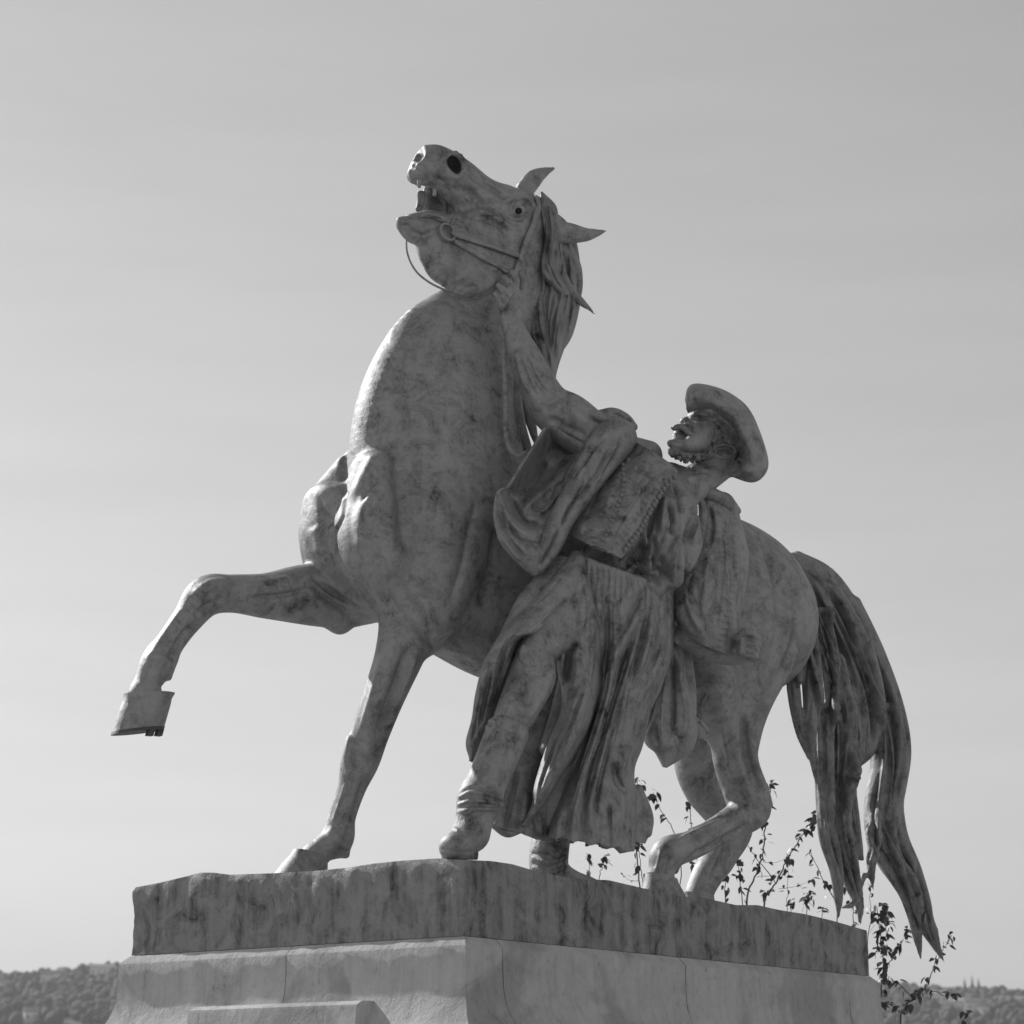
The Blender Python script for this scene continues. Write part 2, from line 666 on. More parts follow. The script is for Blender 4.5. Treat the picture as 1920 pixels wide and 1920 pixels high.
def bronze(name, lo, hi, streak=0.25, rough=0.5, bumpd=0.006, scale=1.0):
    """weathered bronze: pale mottled patina over darker metal, rain streaks"""
    m, nt, b = mat_new(name)
    v = coords(nt)
    vs = coords(nt, (9, 9, 1.2))
    n1 = nz(nt, v, 8.0 * scale, 10, 0.72, 0.8)
    n2 = nz(nt, v, 30 * scale, 8, 0.76, 0.5)
    n3 = nz(nt, vs, 2.2 * scale, 5, 0.6)
    n4 = nz(nt, v, 75, 4, 0.7)
    x = mth(nt, 'ADD', mth(nt, 'MULTIPLY', n1, 0.55), mth(nt, 'MULTIPLY', n2, 0.45 - streak * 0.5))
    x = mth(nt, 'ADD', x, mth(nt, 'MULTIPLY', n3, streak * 0.5))
    c = ramp(nt, x, [(0.38, lo), (0.45, lo * 0.5 + hi * 0.5), (0.52, hi * 0.82 + lo * .18), (0.62, hi)])
    spots = ramp(nt, n4, [(0.30, 0.72), (0.42, 0.97), (0.60, 1.03)])
    mix = nt.nodes.new('ShaderNodeMix'); mix.data_type = 'RGBA'; mix.blend_type = 'MULTIPLY'
    mix.inputs[0].default_value = 1.0
    nt.links.new(c, mix.inputs[6]); nt.links.new(spots, mix.inputs[7])
    nt.links.new(mix.outputs[2], b.inputs['Base Color'])
    nt.links.new(ramp(nt, n2, [(0.3, rough - 0.08), (0.7, rough + 0.14)]), b.inputs['Roughness'])
    b.inputs['Metallic'].default_value = 0.4
    b.inputs['Specular IOR Level'].default_value = 0.35
    n5 = nz(nt, v, 9.0, 3, 0.55, 0.5)
    hgt = mth(nt, 'ADD', mth(nt, 'MULTIPLY', n2, 0.8), mth(nt, 'MULTIPLY', n4, 0.22))
    hgt = mth(nt, 'ADD', hgt, mth(nt, 'MULTIPLY', n5, 0.9))
    bump(nt, b, hgt, 0.8, bumpd)
    return m

def stone(name, lo, hi, bumpd=0.008):
    """weathered limestone: mottled, pitted, with grey patches and rain streaks"""
    m, nt, b = mat_new(name)
    v = coords(nt)
    vs = coords(nt, (9, 9, 0.7))
    n1 = nz(nt, v, 3.0, 9, 0.65, 0.8)
    n2 = nz(nt, v, 26, 8, 0.72)
    n3 = nz(nt, vs, 3.0, 7, 0.65)
    n4 = nz(nt, v, 120, 3, 0.6)
    n5 = nz(nt, v, 1.1, 6, 0.6, 1.2)
    x = mth(nt, 'ADD', mth(nt, 'MULTIPLY', n1, 0.42), mth(nt, 'MULTIPLY', n3, 0.33))
    x = mth(nt, 'ADD', x, mth(nt, 'MULTIPLY', n2, 0.25))
    c = ramp(nt, x, [(0.36, lo), (0.46, lo * 0.4 + hi * 0.6), (0.60, hi)])
    pat = ramp(nt, n5, [(0.40, 0.74), (0.47, 1.0)])
    pit = ramp(nt, n2, [(0.30, 0.6), (0.38, 1.0)])
    mix = nt.nodes.new('ShaderNodeMix'); mix.data_type = 'RGBA'; mix.blend_type = 'MULTIPLY'
    mix.inputs[0].default_value = 1.0
    nt.links.new(c, mix.inputs[6]); nt.links.new(pat, mix.inputs[7])
    mix2 = nt.nodes.new('ShaderNodeMix'); mix2.data_type = 'RGBA'; mix2.blend_type = 'MULTIPLY'
    mix2.inputs[0].default_value = 1.0
    nt.links.new(mix.outputs[2], mix2.inputs[6]); nt.links.new(pit, mix2.inputs[7])
    nt.links.new(mix2.outputs[2], b.inputs['Base Color'])
    b.inputs['Roughness'].default_value = 0.88
    b.inputs['Specular IOR Level'].default_value = 0.2
    bump(nt, b, mth(nt, 'ADD', mth(nt, 'ADD', n2, mth(nt, 'MULTIPLY', n4, 0.35)), mth(nt, 'MULTIPLY', n1, 1.5)), 0.9, bumpd)
    return m

def plain(name, g, rough=0.8, var=0.3, scale=8):
    m, nt, b = mat_new(name)
    n = nz(nt, coords(nt), scale, 5, 0.6)
    nt.links.new(ramp(nt, n, [(0.3, g * (1 - var)), (0.7, g * (1 + var))]), b.inputs['Base Color'])
    b.inputs['Roughness'].default_value = rough
    b.inputs['Specular IOR Level'].default_value = 0.3
    return m

M_BRONZE = bronze("weathered_bronze", 0.095, 0.41, bumpd=0.006)
M_CLOTH = bronze("weathered_bronze_cloth", 0.065, 0.40, streak=0.3, bumpd=0.008)
M_DARK = bronze('dark_bronze', 0.05, 0.13)
M_HAIR = bronze("bronze_hair", 0.065, 0.35, streak=0.4, bumpd=0.010)
M_BASE = bronze('bronze_base', 0.055, 0.33, streak=0.75, bumpd=0.007)
M_STONE = stone('limestone', 0.38, 0.62, 0.010)
M_JOINT = plain('mortar', 0.25, 0.95)
QUICK = False
HV = 0.008          # voxel of the horse
MV = 0.0065          # voxel of the man
# ------------------------------------------------------------------ ground, hills, houses, trees far away
rng = random.Random(7)
def fbm(x, y, z=0.0, o=4):
    return mnoise.fractal(Vector((x, y, z)), 0.9, 2.0, o)

M_GROUND = stone('gravel_ground', 0.20, 0.34)
gs = 6500
g = pyobj('ground', [(-gs, -400, 0), (gs, -400, 0), (gs, gs, 0), (-gs, gs, 0)], [(0, 1, 2, 3)], M_GROUND)
tag(g, kind='structure')

RIDGE_PX = [(-400, 1800), (0, 1814), (30, 1826), (70, 1812), (130, 1810), (200, 1801), (240, 1802), (420, 1800), (700, 1808), (960, 1820), (1250, 1832), (1500, 1830),
            (1650, 1834), (1690, 1836), (1722, 1840), (1770, 1846), (1800, 1846), (1830, 1844), (1880, 1845), (1905, 1850), (1935, 1864), (2300, 1870)]
HILL_Y = 1800.0
_rx = np.array([at_y(px, py, HILL_Y)[0] for px, py in RIDGE_PX])
_rz = np.array([at_y(px, py, HILL_Y)[2] for px, py in RIDGE_PX]) - 9.0

def hill_z(x, y):
    r = float(np.interp(x, _rx, _rz))
    if abs(x) > 500:
        r += 14 * fbm(x / 400, 3.3)
    t = min(max((y - 950) / (HILL_Y - 950), 0), 1)
    z = r * (t * t * (3 - 2 * t) * 0.35 + 0.65 * t)
    if y > HILL_Y:
        z = r * max(0.0, 1 - ((y - HILL_Y) / 900) ** 2)
    env = math.sin(PI * t) if y < HILL_Y else 0
    return z + env * 7 * fbm(x / 90, y / 140)

xs = np.concatenate([np.linspace(-5200, -620, 24), np.linspace(-580, 580, 88), np.linspace(620, 5200, 24)])
ys = np.concatenate([np.linspace(900, 1800, 46), np.linspace(1830, 2700, 10)])
hv = [(x, y, hill_z(x, y) - 0.6) for y in ys for x in xs]
hf = [(j * len(xs) + i, j * len(xs) + i + 1, (j + 1) * len(xs) + i + 1, (j + 1) * len(xs) + i) for j in range(len(ys) - 1) for i in range(len(xs) - 1)]
M_HILL = plain('hill_grass', 0.10, 0.9, 0.4, 0.02)
hill = tag(pyobj('hills', hv, hf, M_HILL, smooth=True), kind='structure')

def hill_at(px, py):
    r = ray(px, py)
    for y in np.arange(1000, 1800, 2.0):
        p = CAMP + r * (y / r[1])
        if hill_z(p[0], p[1]) >= p[2]:
            return p
    return CAMP + r * (1795 / r[1])

HOUSES = [(44, 1836, 16, 'long pale house below the dip of the left wooded ridge', 0.3),
          (88, 1842, 9, 'small pale house under the left ridge, left one of a close pair', 0.2),
          (100, 1840, 9, 'small pale house under the left ridge, right one of a close pair', 0.25),
          (117, 1825, 8, 'small bright house highest up on the left wooded hill', -0.5),
          (192, 1828, 18, 'wide pale house on the left hill closest to the pedestal edge', 0.1),
          (57, 1915, 8, 'small pale house lowest on the left hill at the picture bottom', 0.4),
          (6, 1858, 9, 'pale house at the left edge of the picture on the hill', 0.9),
          (1763, 1880, 12, 'pale house on the right hill next to the leafy vine shoots', -0.5),
          (1798, 1894, 12, 'pale house below the three conifers, left one of two', -0.6),
          (1824, 1895, 11, 'pale house below the three conifers, right one of two', 0.1),
          (1845, 1903, 8, 'small house lowest below the three conifers on the right hill', 0.8),
          (1893, 1890, 20, 'long pale house near the right edge of the picture', 0.0)]
M_HWALL = plain('pale_render', 0.75, 0.9, 0.1)
M_HROOF = plain('roof_tiles', 0.30, 0.9, 0.2)
M_HWIN = plain('dark_glass', 0.05, 0.3, 0.1)
house_xy = []
for px, py, w, lab, rz in HOUSES:
    p = hill_at(px, py)
    house_xy.append((p[0], p[1], w))
    e = empty('hillside_house', (p[0], p[1], hill_z(p[0], p[1])), rz)
    tag(e, lab, 'house', 'houses on the far hills')
    d, h = w * 0.5, 5.5
    a, b = w / 2, d / 2
    pyobj('wall', [(-a, -b, -3), (a, -b, -3), (a, b, -3), (-a, b, -3), (-a, -b, h), (a, -b, h), (a, b, h), (-a, b, h), (-a, 0, h + 2.2), (a, 0, h + 2.2)],
          [(0, 1, 5, 4), (1, 2, 6, 9, 5), (2, 3, 7, 6), (3, 0, 4, 8, 7)], M_HWALL, e)
    pyobj('roof', [(-a - .4, -b - .5, h - .1), (a + .4, -b - .5, h - .1), (a + .4, 0, h + 2.5), (-a - .4, 0, h + 2.5), (-a - .4, b + .5, h - .1), (a + .4, b + .5, h - .1),
                   (-a - .4, -b - .5, h - .4), (a + .4, -b - .5, h - .4), (a + .4, b + .5, h - .4), (-a - .4, b + .5, h - .4)],
          [(0, 1, 2, 3), (3, 2, 5, 4), (6, 7, 1, 0), (9, 4, 5, 8), (0, 3, 4, 9, 6), (1, 7, 8, 5, 2), (6, 9, 8, 7)], M_HROOF, e)
    nw = max(2, int(w / 4))
    for i in range(nw):
        x = -a + (i + .5) * w / nw
        pyobj('window', [(x - .5, -b - .04, 1.4), (x + .5, -b - .04, 1.4), (x + .5, -b - .04, 2.9), (x - .5, -b - .04, 2.9),
                         (x - .5, -b + .1, 1.4), (x + .5, -b + .1, 1.4), (x + .5, -b + .1, 2.9), (x - .5, -b + .1, 2.9)],
              [(0, 1, 2, 3), (4, 0, 3, 7), (1, 5, 6, 2), (3, 2, 6, 7), (4, 5, 1, 0)], M_HWIN, e)

# the wood on the hills: one mass of crowns
ico = bmesh.new(); bmesh.ops.create_icosphere(ico, subdivisions=2, radius=1.0)
icv = np.array([v.co[:] for v in ico.verts]); icf = np.array([[v.index for v in f.verts] for f in ico.faces]); ico.free()
nrg = np.random.default_rng(3)
tv, tf, cnt = [], [], 0
for i in range(11000):
    y = 1380 + 440 * nrg.random()
    x = (nrg.random() - .5) * 2 * 0.285 * y
    if any(abs(x - hx) < w * .6 and -75 < y - hy < 8 for hx, hy, w in house_xy):
        continue
    r = 1.7 + 2.6 * nrg.random() ** 2
    v = icv * (1 + 0.42 * (nrg.random(len(icv))[:, None] - .5))
    v = v * np.array([r, r, r * (0.9 + .5 * nrg.random())])
    v[:, 2] += r * 0.75
    v += np.array([x, y, hill_z(x, y)])
    tv.append(v); tf.append(icf + cnt); cnt += len(icv)
M_WOOD, nt, b = mat_new('wood_foliage')
_n = nz(nt, coords(nt), 0.035, 6, 0.65)
nt.links.new(ramp(nt, _n, [(0.3, 0.05), (0.55, 0.09), (0.75, 0.14)]), b.inputs['Base Color'])
b.inputs['Roughness'].default_value = 0.9
me = quads_to_mesh('hillside_wood', np.concatenate(tv), np.concatenate(tf), M_WOOD, smooth=True)
wood = link(bpy.data.objects.new('hillside_wood', me))
tag(wood, 'dense mass of trees covering the far hazy hills', 'wood', kind='stuff')

# the three conifers on the right ridge
M_CON = plain('conifer_foliage', 0.06, 0.9, 0.4, 1.0)
M_BARK = plain('bark', 0.10, 0.9, 0.3, 6)
for px, hgt, lab in [(1809, 13.5, 'dark pointed conifer on the right ridge, leftmost of three'),
                     (1823, 15, 'dark pointed conifer on the right ridge, tallest middle one of three'),
                     (1835, 13.0, 'dark pointed conifer on the right ridge, rightmost of three')]:
    y = 1770.0
    x = at_y(px, 1845, y)[0]
    e = empty('conifer', (x, y, hill_z(x, y)))
    tag(e, lab, 'conifer', 'conifers on the right ridge')
    n = 8
    pyobj('trunk', [(.4 * math.cos(2 * PI * i / n), .4 * math.sin(2 * PI * i / n), 0) for i in range(n)] + [(.1 * math.cos(2 * PI * i / n), .1 * math.sin(2 * PI * i / n), hgt * .8) for i in range(n)],
          [(i, (i + 1) % n, n + (i + 1) % n, n + i) for i in range(n)], M_BARK, e, True)
    cv, cf = [], []
    for k in range(420):
        u = rng.random() ** 1.4
        z = 1.5 + u * (hgt - 1.5)
        rr = (1 - u) ** .8 * 2.9 * (0.75 + .25 * rng.random())
        a = rng.random() * 2 * PI
        c, s_ = math.cos(a), math.sin(a)
        w_ = .35 + .5 * (1 - u)
        b0 = len(cv)
        cv += [(c * rr * .25 - s_ * w_, s_ * rr * .25 + c * w_, z + .4), (c * rr * .25 + s_ * w_, s_ * rr * .25 - c * w_, z + .4), (c * rr, s_ * rr, z - .5), (c * rr * .6, s_ * rr * .6, z + .35)]
        cf += [(b0, b0 + 2, b0 + 3), (b0 + 1, b0 + 3, b0 + 2), (b0, b0 + 3, b0 + 1)]
    pyobj('crown', cv, cf, M_CON, e)
# ------------------------------------------------------------------ stone pedestal
P_ROT = math.atan2(PF[1], PF[0])          # local x = out of the short face, local y = out of the long face
pedestal = empty('stone_pedestal', tuple(PC), P_ROT)
tag(pedestal, 'pale limestone pedestal with flared top course carrying the bronze base', 'pedestal')
HX, HY = BLEN / 2, BWID / 2

def base_plane(px, py, axis, d):
    """base-frame point on the plane x = d (axis 0) or y = d (axis 1)"""
    n = PF if axis == 0 else PL
    r = ray(px, py)
    k = (d - (CAMP - PC) @ n) / (r @ n)
    w = CAMP + r * k - PC
    return np.array([w @ PF, w @ PL, w[2]])

# profile of the top course: (out, z)
PROF = [(-0.20, BASE_Z - 0.002), (0.006, BASE_Z - 0.002), (0.040, BASE_Z - 0.036), (0.043, BASE_Z - 0.042), (0.042, BASE_Z - 0.12), (0.044, BASE_Z - 0.16)]
for i in range(1, 11):
    a = i / 10 * PI / 2
    PROF.append((0.044 + 0.16 * (1 - math.cos(a)), BASE_Z - 0.16 - 0.22 * math.sin(a)))
PROF += [(0.206, BASE_Z - 0.50), (-0.2, BASE_Z - 0.50)]

def face_pt(face, u, out, z):
    """u along the face (already in pedestal coordinates), out from the face"""
    if face == 0: return (HX + out, u, z)
    if face == 1: return (u, HY + out, z)
    if face == 2: return (-HX - out, u, z)
    return (u, -HY - out, z)

def course_block(face, u0, u1, m0, m1, prof, name='stone_block', mat=None, gap=0.002, rough=0.003, seed=0):
    """one stone of a course; m0 / m1: mitred at that end"""
    n = max(2, int(abs(u1 - u0) / 0.06))
    V_, F_ = [], []
    for i in range(n + 1):
        t = i / n
        for (o, z) in prof:
            a = u0 - (o if m0 else -gap)
            b = u1 + (o if m1 else -gap)
            u = a + (b - a) * t
            oo = o
            if o > 0 and rough:
                q = face_pt(face, u, o, z)
                oo = o + rough * fbm(q[0] * 6 + seed, q[1] * 6, q[2] * 6, 3)
                if i in (0, n) and not (m0 if i == 0 else m1):
                    oo -= 0.003
            V_.append(face_pt(face, u, oo, z))
    k = len(prof)
    flip = face in (1, 2)
    for i in range(n):
        for j in range(k):
            q = [i * k + j, i * k + (j + 1) % k, (i + 1) * k + (j + 1) % k, (i + 1) * k + j]
            F_.append(q if not flip else q[::-1])
    c0, c1 = list(range(k)), list(range(n * k, n * k + k))
    F_.append(c0[::-1] if not flip else c0)
    F_.append(c1 if not flip else c1[::-1])
    o = pyobj(name, V_, F_, mat or M_STONE, pedestal)
    for p in o.data.polygons:
        p.use_smooth = len(p.vertices) == 4
    o.data.set_sharp_from_angle(angle=math.radians(38)) if hasattr(o.data, 'set_sharp_from_angle') else None
    return o

uj = base_plane(534, 1830, 0, HX + .045)[1]
cuts = {0: [-HY, uj, HY], 2: [-HY, 0.1, HY], 3: [-HX, -.6, .55, HX]}
cuts[1] = [-HX] + sorted(base_plane(x, y, 1, HY + .045)[0] for x, y in ((945, 1800), (1287, 1830), (1594, 1870))) + [HX]
for fce, cs in cuts.items():
    for i in range(len(cs) - 1):
        course_block(fce, cs[i], cs[i + 1], i == 0, i == len(cs) - 2, PROF, seed=fce * 3 + i)
# lower courses
zt = BASE_Z - 0.504
for zi, (z1, z0, out) in enumerate([(zt, 1.20, 0.18), (1.196, 0.62, 0.18), (0.616, 0.30, 0.26), (0.296, -0.05, 0.36)]):
    pr = [(-0.2, z1), (out - .006, z1), (out, z1 - .006), (out, z0 + .006), (out - .006, z0), (-0.2, z0)]
    for fce in range(4):
        half = HY if fce in (0, 2) else HX
        nb = 2 if fce in (0, 2) else 3
        cs = [-half + 2 * half * i / nb + (0.12 if 0 < i < nb and zi % 2 else 0) for i in range(nb + 1)]
        for i in range(nb):
            course_block(fce, cs[i], cs[i + 1], i == 0, i == nb - 1, pr, seed=fce * 5 + i + zi)
# rubble core behind the joints
c_ = 0.0
pyobj('core', [(x * (HX - .02), y * (HY - .02), z) for z in (-.05, BASE_Z - .03) for x, y in ((-1, -1), (1, -1), (1, 1), (-1, 1))],
      [(0, 3, 2, 1), (4, 5, 6, 7), (0, 1, 5, 4), (1, 2, 6, 5), (2, 3, 7, 6), (3, 0, 4, 7)], M_JOINT, pedestal)

# tablet standing out of the short face
a0 = base_plane(351, 1896, 0, HX + .165)
a1 = base_plane(667, 1876, 0, HX + .165)
ztop = (a0[2] + a1[2]) / 2
pr = [(0.02, ztop + .012), (0.13, ztop + .010), (0.161, ztop - .006), (0.165, ztop - .02), (0.180, ztop - .25), (0.225, ztop - .30), (0.225, 1.0), (0.02, 1.0)]
course_block(0, a0[1], a1[1], False, False, pr, 'tablet', gap=0, seed=11)

# ------------------------------------------------------------------ bronze base with uneven top
bbase = empty('bronze_plinth', (PC[0], PC[1], 0), P_ROT)
tag(bbase, 'dark streaked bronze base slab with uneven earth-like top on the pedestal', 'statue base')
EL = [(258, 1663), (300, 1655), (350, 1643), (375, 1636), (400, 1636), (430, 1640), (520, 1637), (600, 1632), (650, 1627), (700, 1619), (760, 1613), (820, 1609), (870, 1612)]
ER = [(870, 1612), (920, 1614), (960, 1620), (1000, 1632), (1040, 1641), (1090, 1649), (1140, 1650), (1200, 1664), (1240, 1673), (1280, 1682), (1310, 1681), (1340, 1688), (1380, 1697), (1420, 1697), (1460, 1706), (1510, 1714), (1560, 1726), (1626, 1745)]
_l = np.array([base_plane(x, y, 0, HX) for x, y in EL]); _l = _l[np.argsort(_l[:, 1])]
_r = np.array([base_plane(x, y, 1, HY) for x, y in ER]); _r = _r[np.argsort(_r[:, 0])]

def top_z(x, y):
    zl = float(np.interp(y, _l[:, 1], _l[:, 2]))
    zr = float(np.interp(x, _r[:, 0], _r[:, 2]))
    wl, wr = 1 / (HX - x + .03) ** 1.5, 1 / (HY - y + .03) ** 1.5
    z = (zl * wl + zr * wr) / (wl + wr)
    d = min(HX - x, HY - y)
    return z + min(d * 3, 1) * 0.02 * fbm(x * 3, y * 3, 1.7)

nx, ny, nzv = 164, 94, 14
gx = np.linspace(-HX, HX, nx); gy = np.linspace(-HY, HY, ny)
V_, F_ = [], []
for x in gx:
    for y in gy:
        V_.append((x, y, top_z(x, y)))
for i in range(nx - 1):
    for j in range(ny - 1):
        F_.append((i * ny + j, (i + 1) * ny + j, (i + 1) * ny + j + 1, i * ny + j + 1))
ring = [(i, 0) for i in range(nx)] + [(nx - 1, j) for j in range(1, ny)] + [(i, ny - 1) for i in range(nx - 2, -1, -1)] + [(0, j) for j in range(ny - 2, 0, -1)]
prev = [i * ny + j for i, j in ring]
for k in range(1, nzv + 1):
    t = k / nzv
    cur = []
    for (i, j) in ring:
        x, y = gx[i], gy[j]
        z1 = V_[i * ny + j][2]
        z = z1 + (BASE_Z - z1) * t
        # modelling of the sides: lumps near the top of the short face, long ripples elsewhere
        am = 0.007 * math.sin(PI * min(1, t * 1.02)) ** .5
        d = am * (fbm(x * 5 + y * 5, z * 4, y * 2, 4) + 0.6 * fbm(x * 14, y * 14, z * 9, 3))
        if i == nx - 1 and y < .35:
            d += 0.008 * max(0, 1 - t * 1.6) * fbm(y * 7, z * 7, 9.1, 3) + 0.005 * fbm(y * 12, z * 10, 2.2, 3)
        nxn = (1 if i == nx - 1 else -1 if i == 0 else 0)
        nyn = (1 if j == ny - 1 else -1 if j == 0 else 0)
        bulge = 0.004
        cur.append(len(V_))
        V_.append((x + nxn * (d + bulge), y + nyn * (d + bulge), z))
    m = len(ring)
    for a in range(m):
        b = (a + 1) % m
        F_.append((prev[b], prev[a], cur[a], cur[b]))
    prev = cur
slab = pyobj('slab', V_, F_, M_BASE, bbase, True)
slab.data.set_sharp_from_angle(angle=math.radians(45))
def statue_z(p):
    """height of the base top under a statue-frame point"""
    w = HR.T @ np.array([p[0], p[1], 0]) + HM - PC
    return top_z(w @ PF, w @ PL), (w @ PF, w @ PL)
# ------------------------------------------------------------------ the horse
horse = empty('bronze_horse', tuple(HM), H_ROT)
horse.location.z = 0
tag(horse, 'rearing bronze horse with open mouth, raised foreleg and long ragged tail', 'horse statue')
LAT = (0, 1, 0)

V = Vol((-2.95, -0.62, 2.5), (1.02, 0.66, 6.32), HV)
# barrel and quarters
V.tube([(745, 1015, 0.0, 150, .80), (850, 1045, 0, 180, .84), (1000, 1085, 0, 196, .86), (1160, 1105, 0, 185, .88),
        (1275, 1120, 0, 174, .92), (1350, 1145, 0, 172, .92), (1382, 1160, 0, 152, 1.0)], k=.06, vh=LAT)
# chest masses: right shoulder, left shoulder, broad forward-facing pectorals
V.tube([(655, 880, -.22, 30, .9), (630, 960, -.25, 58, .9), (634, 1040, -.24, 60, .9), (660, 1110, -.2, 50, .9)], k=.04)
V.tube([(696, 880, .13, 40, 1.5), (690, 950, .13, 50, 1.6), (688, 1015, .13, 60, 1.6), (715, 1080, .14, 60, 1.5), (760, 1140, .15, 50, 1.3)], k=.06, vh=LAT)
V.tube([(614, 940, -.16, 44, 1.6), (612, 1005, -.16, 50, 1.6), (632, 1070, -.15, 50, 1.6), (680, 1120, -.12, 46, 1.5)], k=.07, vh=LAT)
V.tube([(860, 930, .22, 75, .6), (830, 1020, .26, 85, .6), (800, 1110, .24, 80, .7), (780, 1180, .2, 60, .9)], k=.07)
# neck
V.tube([(838, 960, 0, 178, .70), (826, 870, 0, 170, .66), (832, 780, 0, 160, .62), (861, 690, 0, 140, .58),
        (906, 615, 0, 104, .54), (940, 545, 0, 98, .48), (975, 470, 0, 84, .46)], k=.07, vh=LAT)
# head: skull, cheek, jaw, muzzle
V.tube([(985, 425, 0, 64, .62), (940, 410, 0, 63, .62), (899, 376, 0, 46, .70), (857, 339, 0, 43, .72), (822, 312, 0, 38, .78), (806, 303, 0, 32, .85)], k=.03, vh=LAT)
V.tube([(930, 455, 0, 84, .52), (893, 466, 0, 80, .50), (858, 470, 0, 66, .50)], k=.03, vh=LAT)
V.tube([(870, 474, 0, 74, .46), (842, 478, 0, 60, .45), (824, 466, 0, 46, .5), (800, 438, 0, 29, .8), (778, 431, 0, 26, .9), (758, 420, 0, 16, 1.2)], k=.02, vh=LAT)
V.tube([(800, 316, 0, 31, 1.05), (785, 326, 0, 19, 1.5)], k=.02, vh=LAT)
# far cheek seen through the open mouth
V.tube([(850, 398, -.08, 38, .3), (818, 382, -.11, 36, .2), (798, 374, -.10, 24, .25)], k=.008, vh=LAT)
V.tube([(790, 362, -.07, 9, .6), (789, 378, -.075, 8, .6), (786, 394, -.07, 8, .6)], k=.01)
# ears
V.tube([(984, 356, -.07, 18, .7), (1001, 335, -.09, 17, .5), (1020, 323, -.10, 10, .5), (1040, 315, -.11, 2, .6)], k=.015)
V.tube([(1036, 436, .09, 20, .8), (1065, 437, .11, 20, .6), (1095, 440, .12, 14, .5), (1118, 437, .125, 8, .6), (1136, 433, .13, 1.5, 1)], k=.015)
V.tube([(1060, 444, .17, 8, .8), (1090, 446, .175, 7, .8), (1115, 440, .17, 3, .8)], k=.01, op='sub')
V.tube([(1000, 342, -.02, 7, .8), (1018, 327, -.05, 5, .8)], k=.01, op='sub')
# legs -- left fore (planted)
V.tube([(790, 1120, .20, 66, .9), (765, 1180, .20, 54, .9), (745, 1240, .19, 45, .95), (718, 1310, .15, 39, .95), (694, 1375, .09, 36, .95),
        (676, 1425, .05, 36, 1), (660, 1475, .02, 27, 1), (641, 1532, -.02, 26, 1), (632, 1572, -.04, 31, 1), (606, 1592, -.05, 25, 1), (590, 1606, -.06, 27, 1)], k=.04)
V.tube([(636, 1588, -.04, 17, 1.2), (648, 1602, -.04, 8, 1.2)], k=.02)
# right fore (raised)
V.tube([(680, 1110, -.22, 62, .9), (640, 1122, -.22, 56, .9), (575, 1115, -.22, 57, .85), (500, 1117, -.22, 43, .9), (435, 1113, -.22, 36, .95),
        (388, 1118, -.22, 38, 1), (352, 1160, -.22, 29, 1), (318, 1207, -.22, 27, 1), (298, 1240, -.22, 33, 1), (277, 1280, -.22, 26, 1), (272, 1302, -.22, 32, 1)], k=.03)
V.tube([(637, 1165, -.22, 25, 1)], k=.03)
V.tube([(307, 1256, -.22, 18, 1.2), (315, 1269, -.22, 8, 1.2)], k=.015)
# left hind
V.tube([(1395, 1120, .18, 100, .7), (1385, 1205, .24, 112, .55), (1375, 1300, .25, 80, .6), (1378, 1375, .24, 50, .8), (1380, 1430, .22, 42, .9), (1400, 1490, .2, 42, .9), (1404, 1520, .2, 37, .95),
        (1360, 1550, .2, 29, .95), (1300, 1583, .2, 27, .95), (1254, 1600, .2, 31, 1), (1241, 1632, .2, 25, 1), (1240, 1660, .2, 27, 1)], k=.04)
V.tube([(1422, 1480, .2, 20, .8), (1436, 1508, .2, 13, .9)], k=.03)
V.tube([(1258, 1615, .2, 17, 1.1), (1266, 1632, .2, 7, 1.1)], k=.02)
V.tube([(1310, 1230, .25, 60, .7), (1330, 1310, .28, 60, .7), (1360, 1370, .26, 40, .8)], k=.05)
# right hind
V.tube([(1390, 1180, -.2, 95, .6), (1350, 1300, -.24, 85, .6), (1315, 1400, -.22, 55, .8), (1318, 1470, -.22, 40, .9), (1370, 1540, -.22, 40, .9),
        (1352, 1600, -.22, 33, .95), (1324, 1645, -.22, 29, 1), (1310, 1680, -.22, 27, 1), (1306, 1720, -.22, 30, 1)], k=.04)
# belly line
V.tube([(830, 1185, .05, 40, 1.6), (900, 1210, .05, 55, 1.6), (980, 1235, .0, 60, 1.8)], k=.06)

# --- modelling of the surface: ridges and grooves
S = V.stroke
S([(644, 850, 5), (646, 900, 7), (643, 960, 8), (630, 1000, 6), (634, 1040, 7), (655, 1080, 7), (700, 1130, 5)], k=.025, lift=-.5)
S([(699, 866, 6), (690, 890, 12), (676, 918, 10)], k=.05, op='add', lift=-.35)
S([(714, 905, 6), (700, 930, 14), (686, 968, 16), (682, 1010, 10)], k=.05, op='add', lift=-.35)
S([(706, 896, 4), (692, 915, 5), (680, 935, 3)], k=.02, lift=-.2)
S([(740, 1090, 8), (770, 1140, 10), (812, 1200, 8)], k=.05)
S([(930, 1000, 8), (915, 1090, 9), (905, 1130, 6)], k=.03)
S([(820, 1195, 5), (870, 1170, 7), (930, 1150, 5)], k=.03, op='add', lift=-.4)
# raised foreleg
S([(470, 1122, 3), (520, 1118, 4), (575, 1106, 4)], k=.015)
S([(590, 1084, 4), (625, 1110, 4), (668, 1138, 4)], k=.02)
S([(585, 1100, 3), (610, 1122, 3), (645, 1146, 3)], k=.015)
S([(420, 1092, 7), (398, 1096, 9), (372, 1112, 8)], k=.025, op='add', lift=-.4)
S([(410, 1125, 5), (385, 1140, 5)], k=.02)
S([(358, 1175, 3), (335, 1205, 4), (318, 1240, 4)], k=.015)
S([(338, 1150, 5), (305, 1198, 6), (285, 1232, 6)], k=.02, op='add', lift=-.5)
S([(285, 1230, 7), (303, 1236, 8), (318, 1248, 6)], k=.02, op='add', lift=-.4)
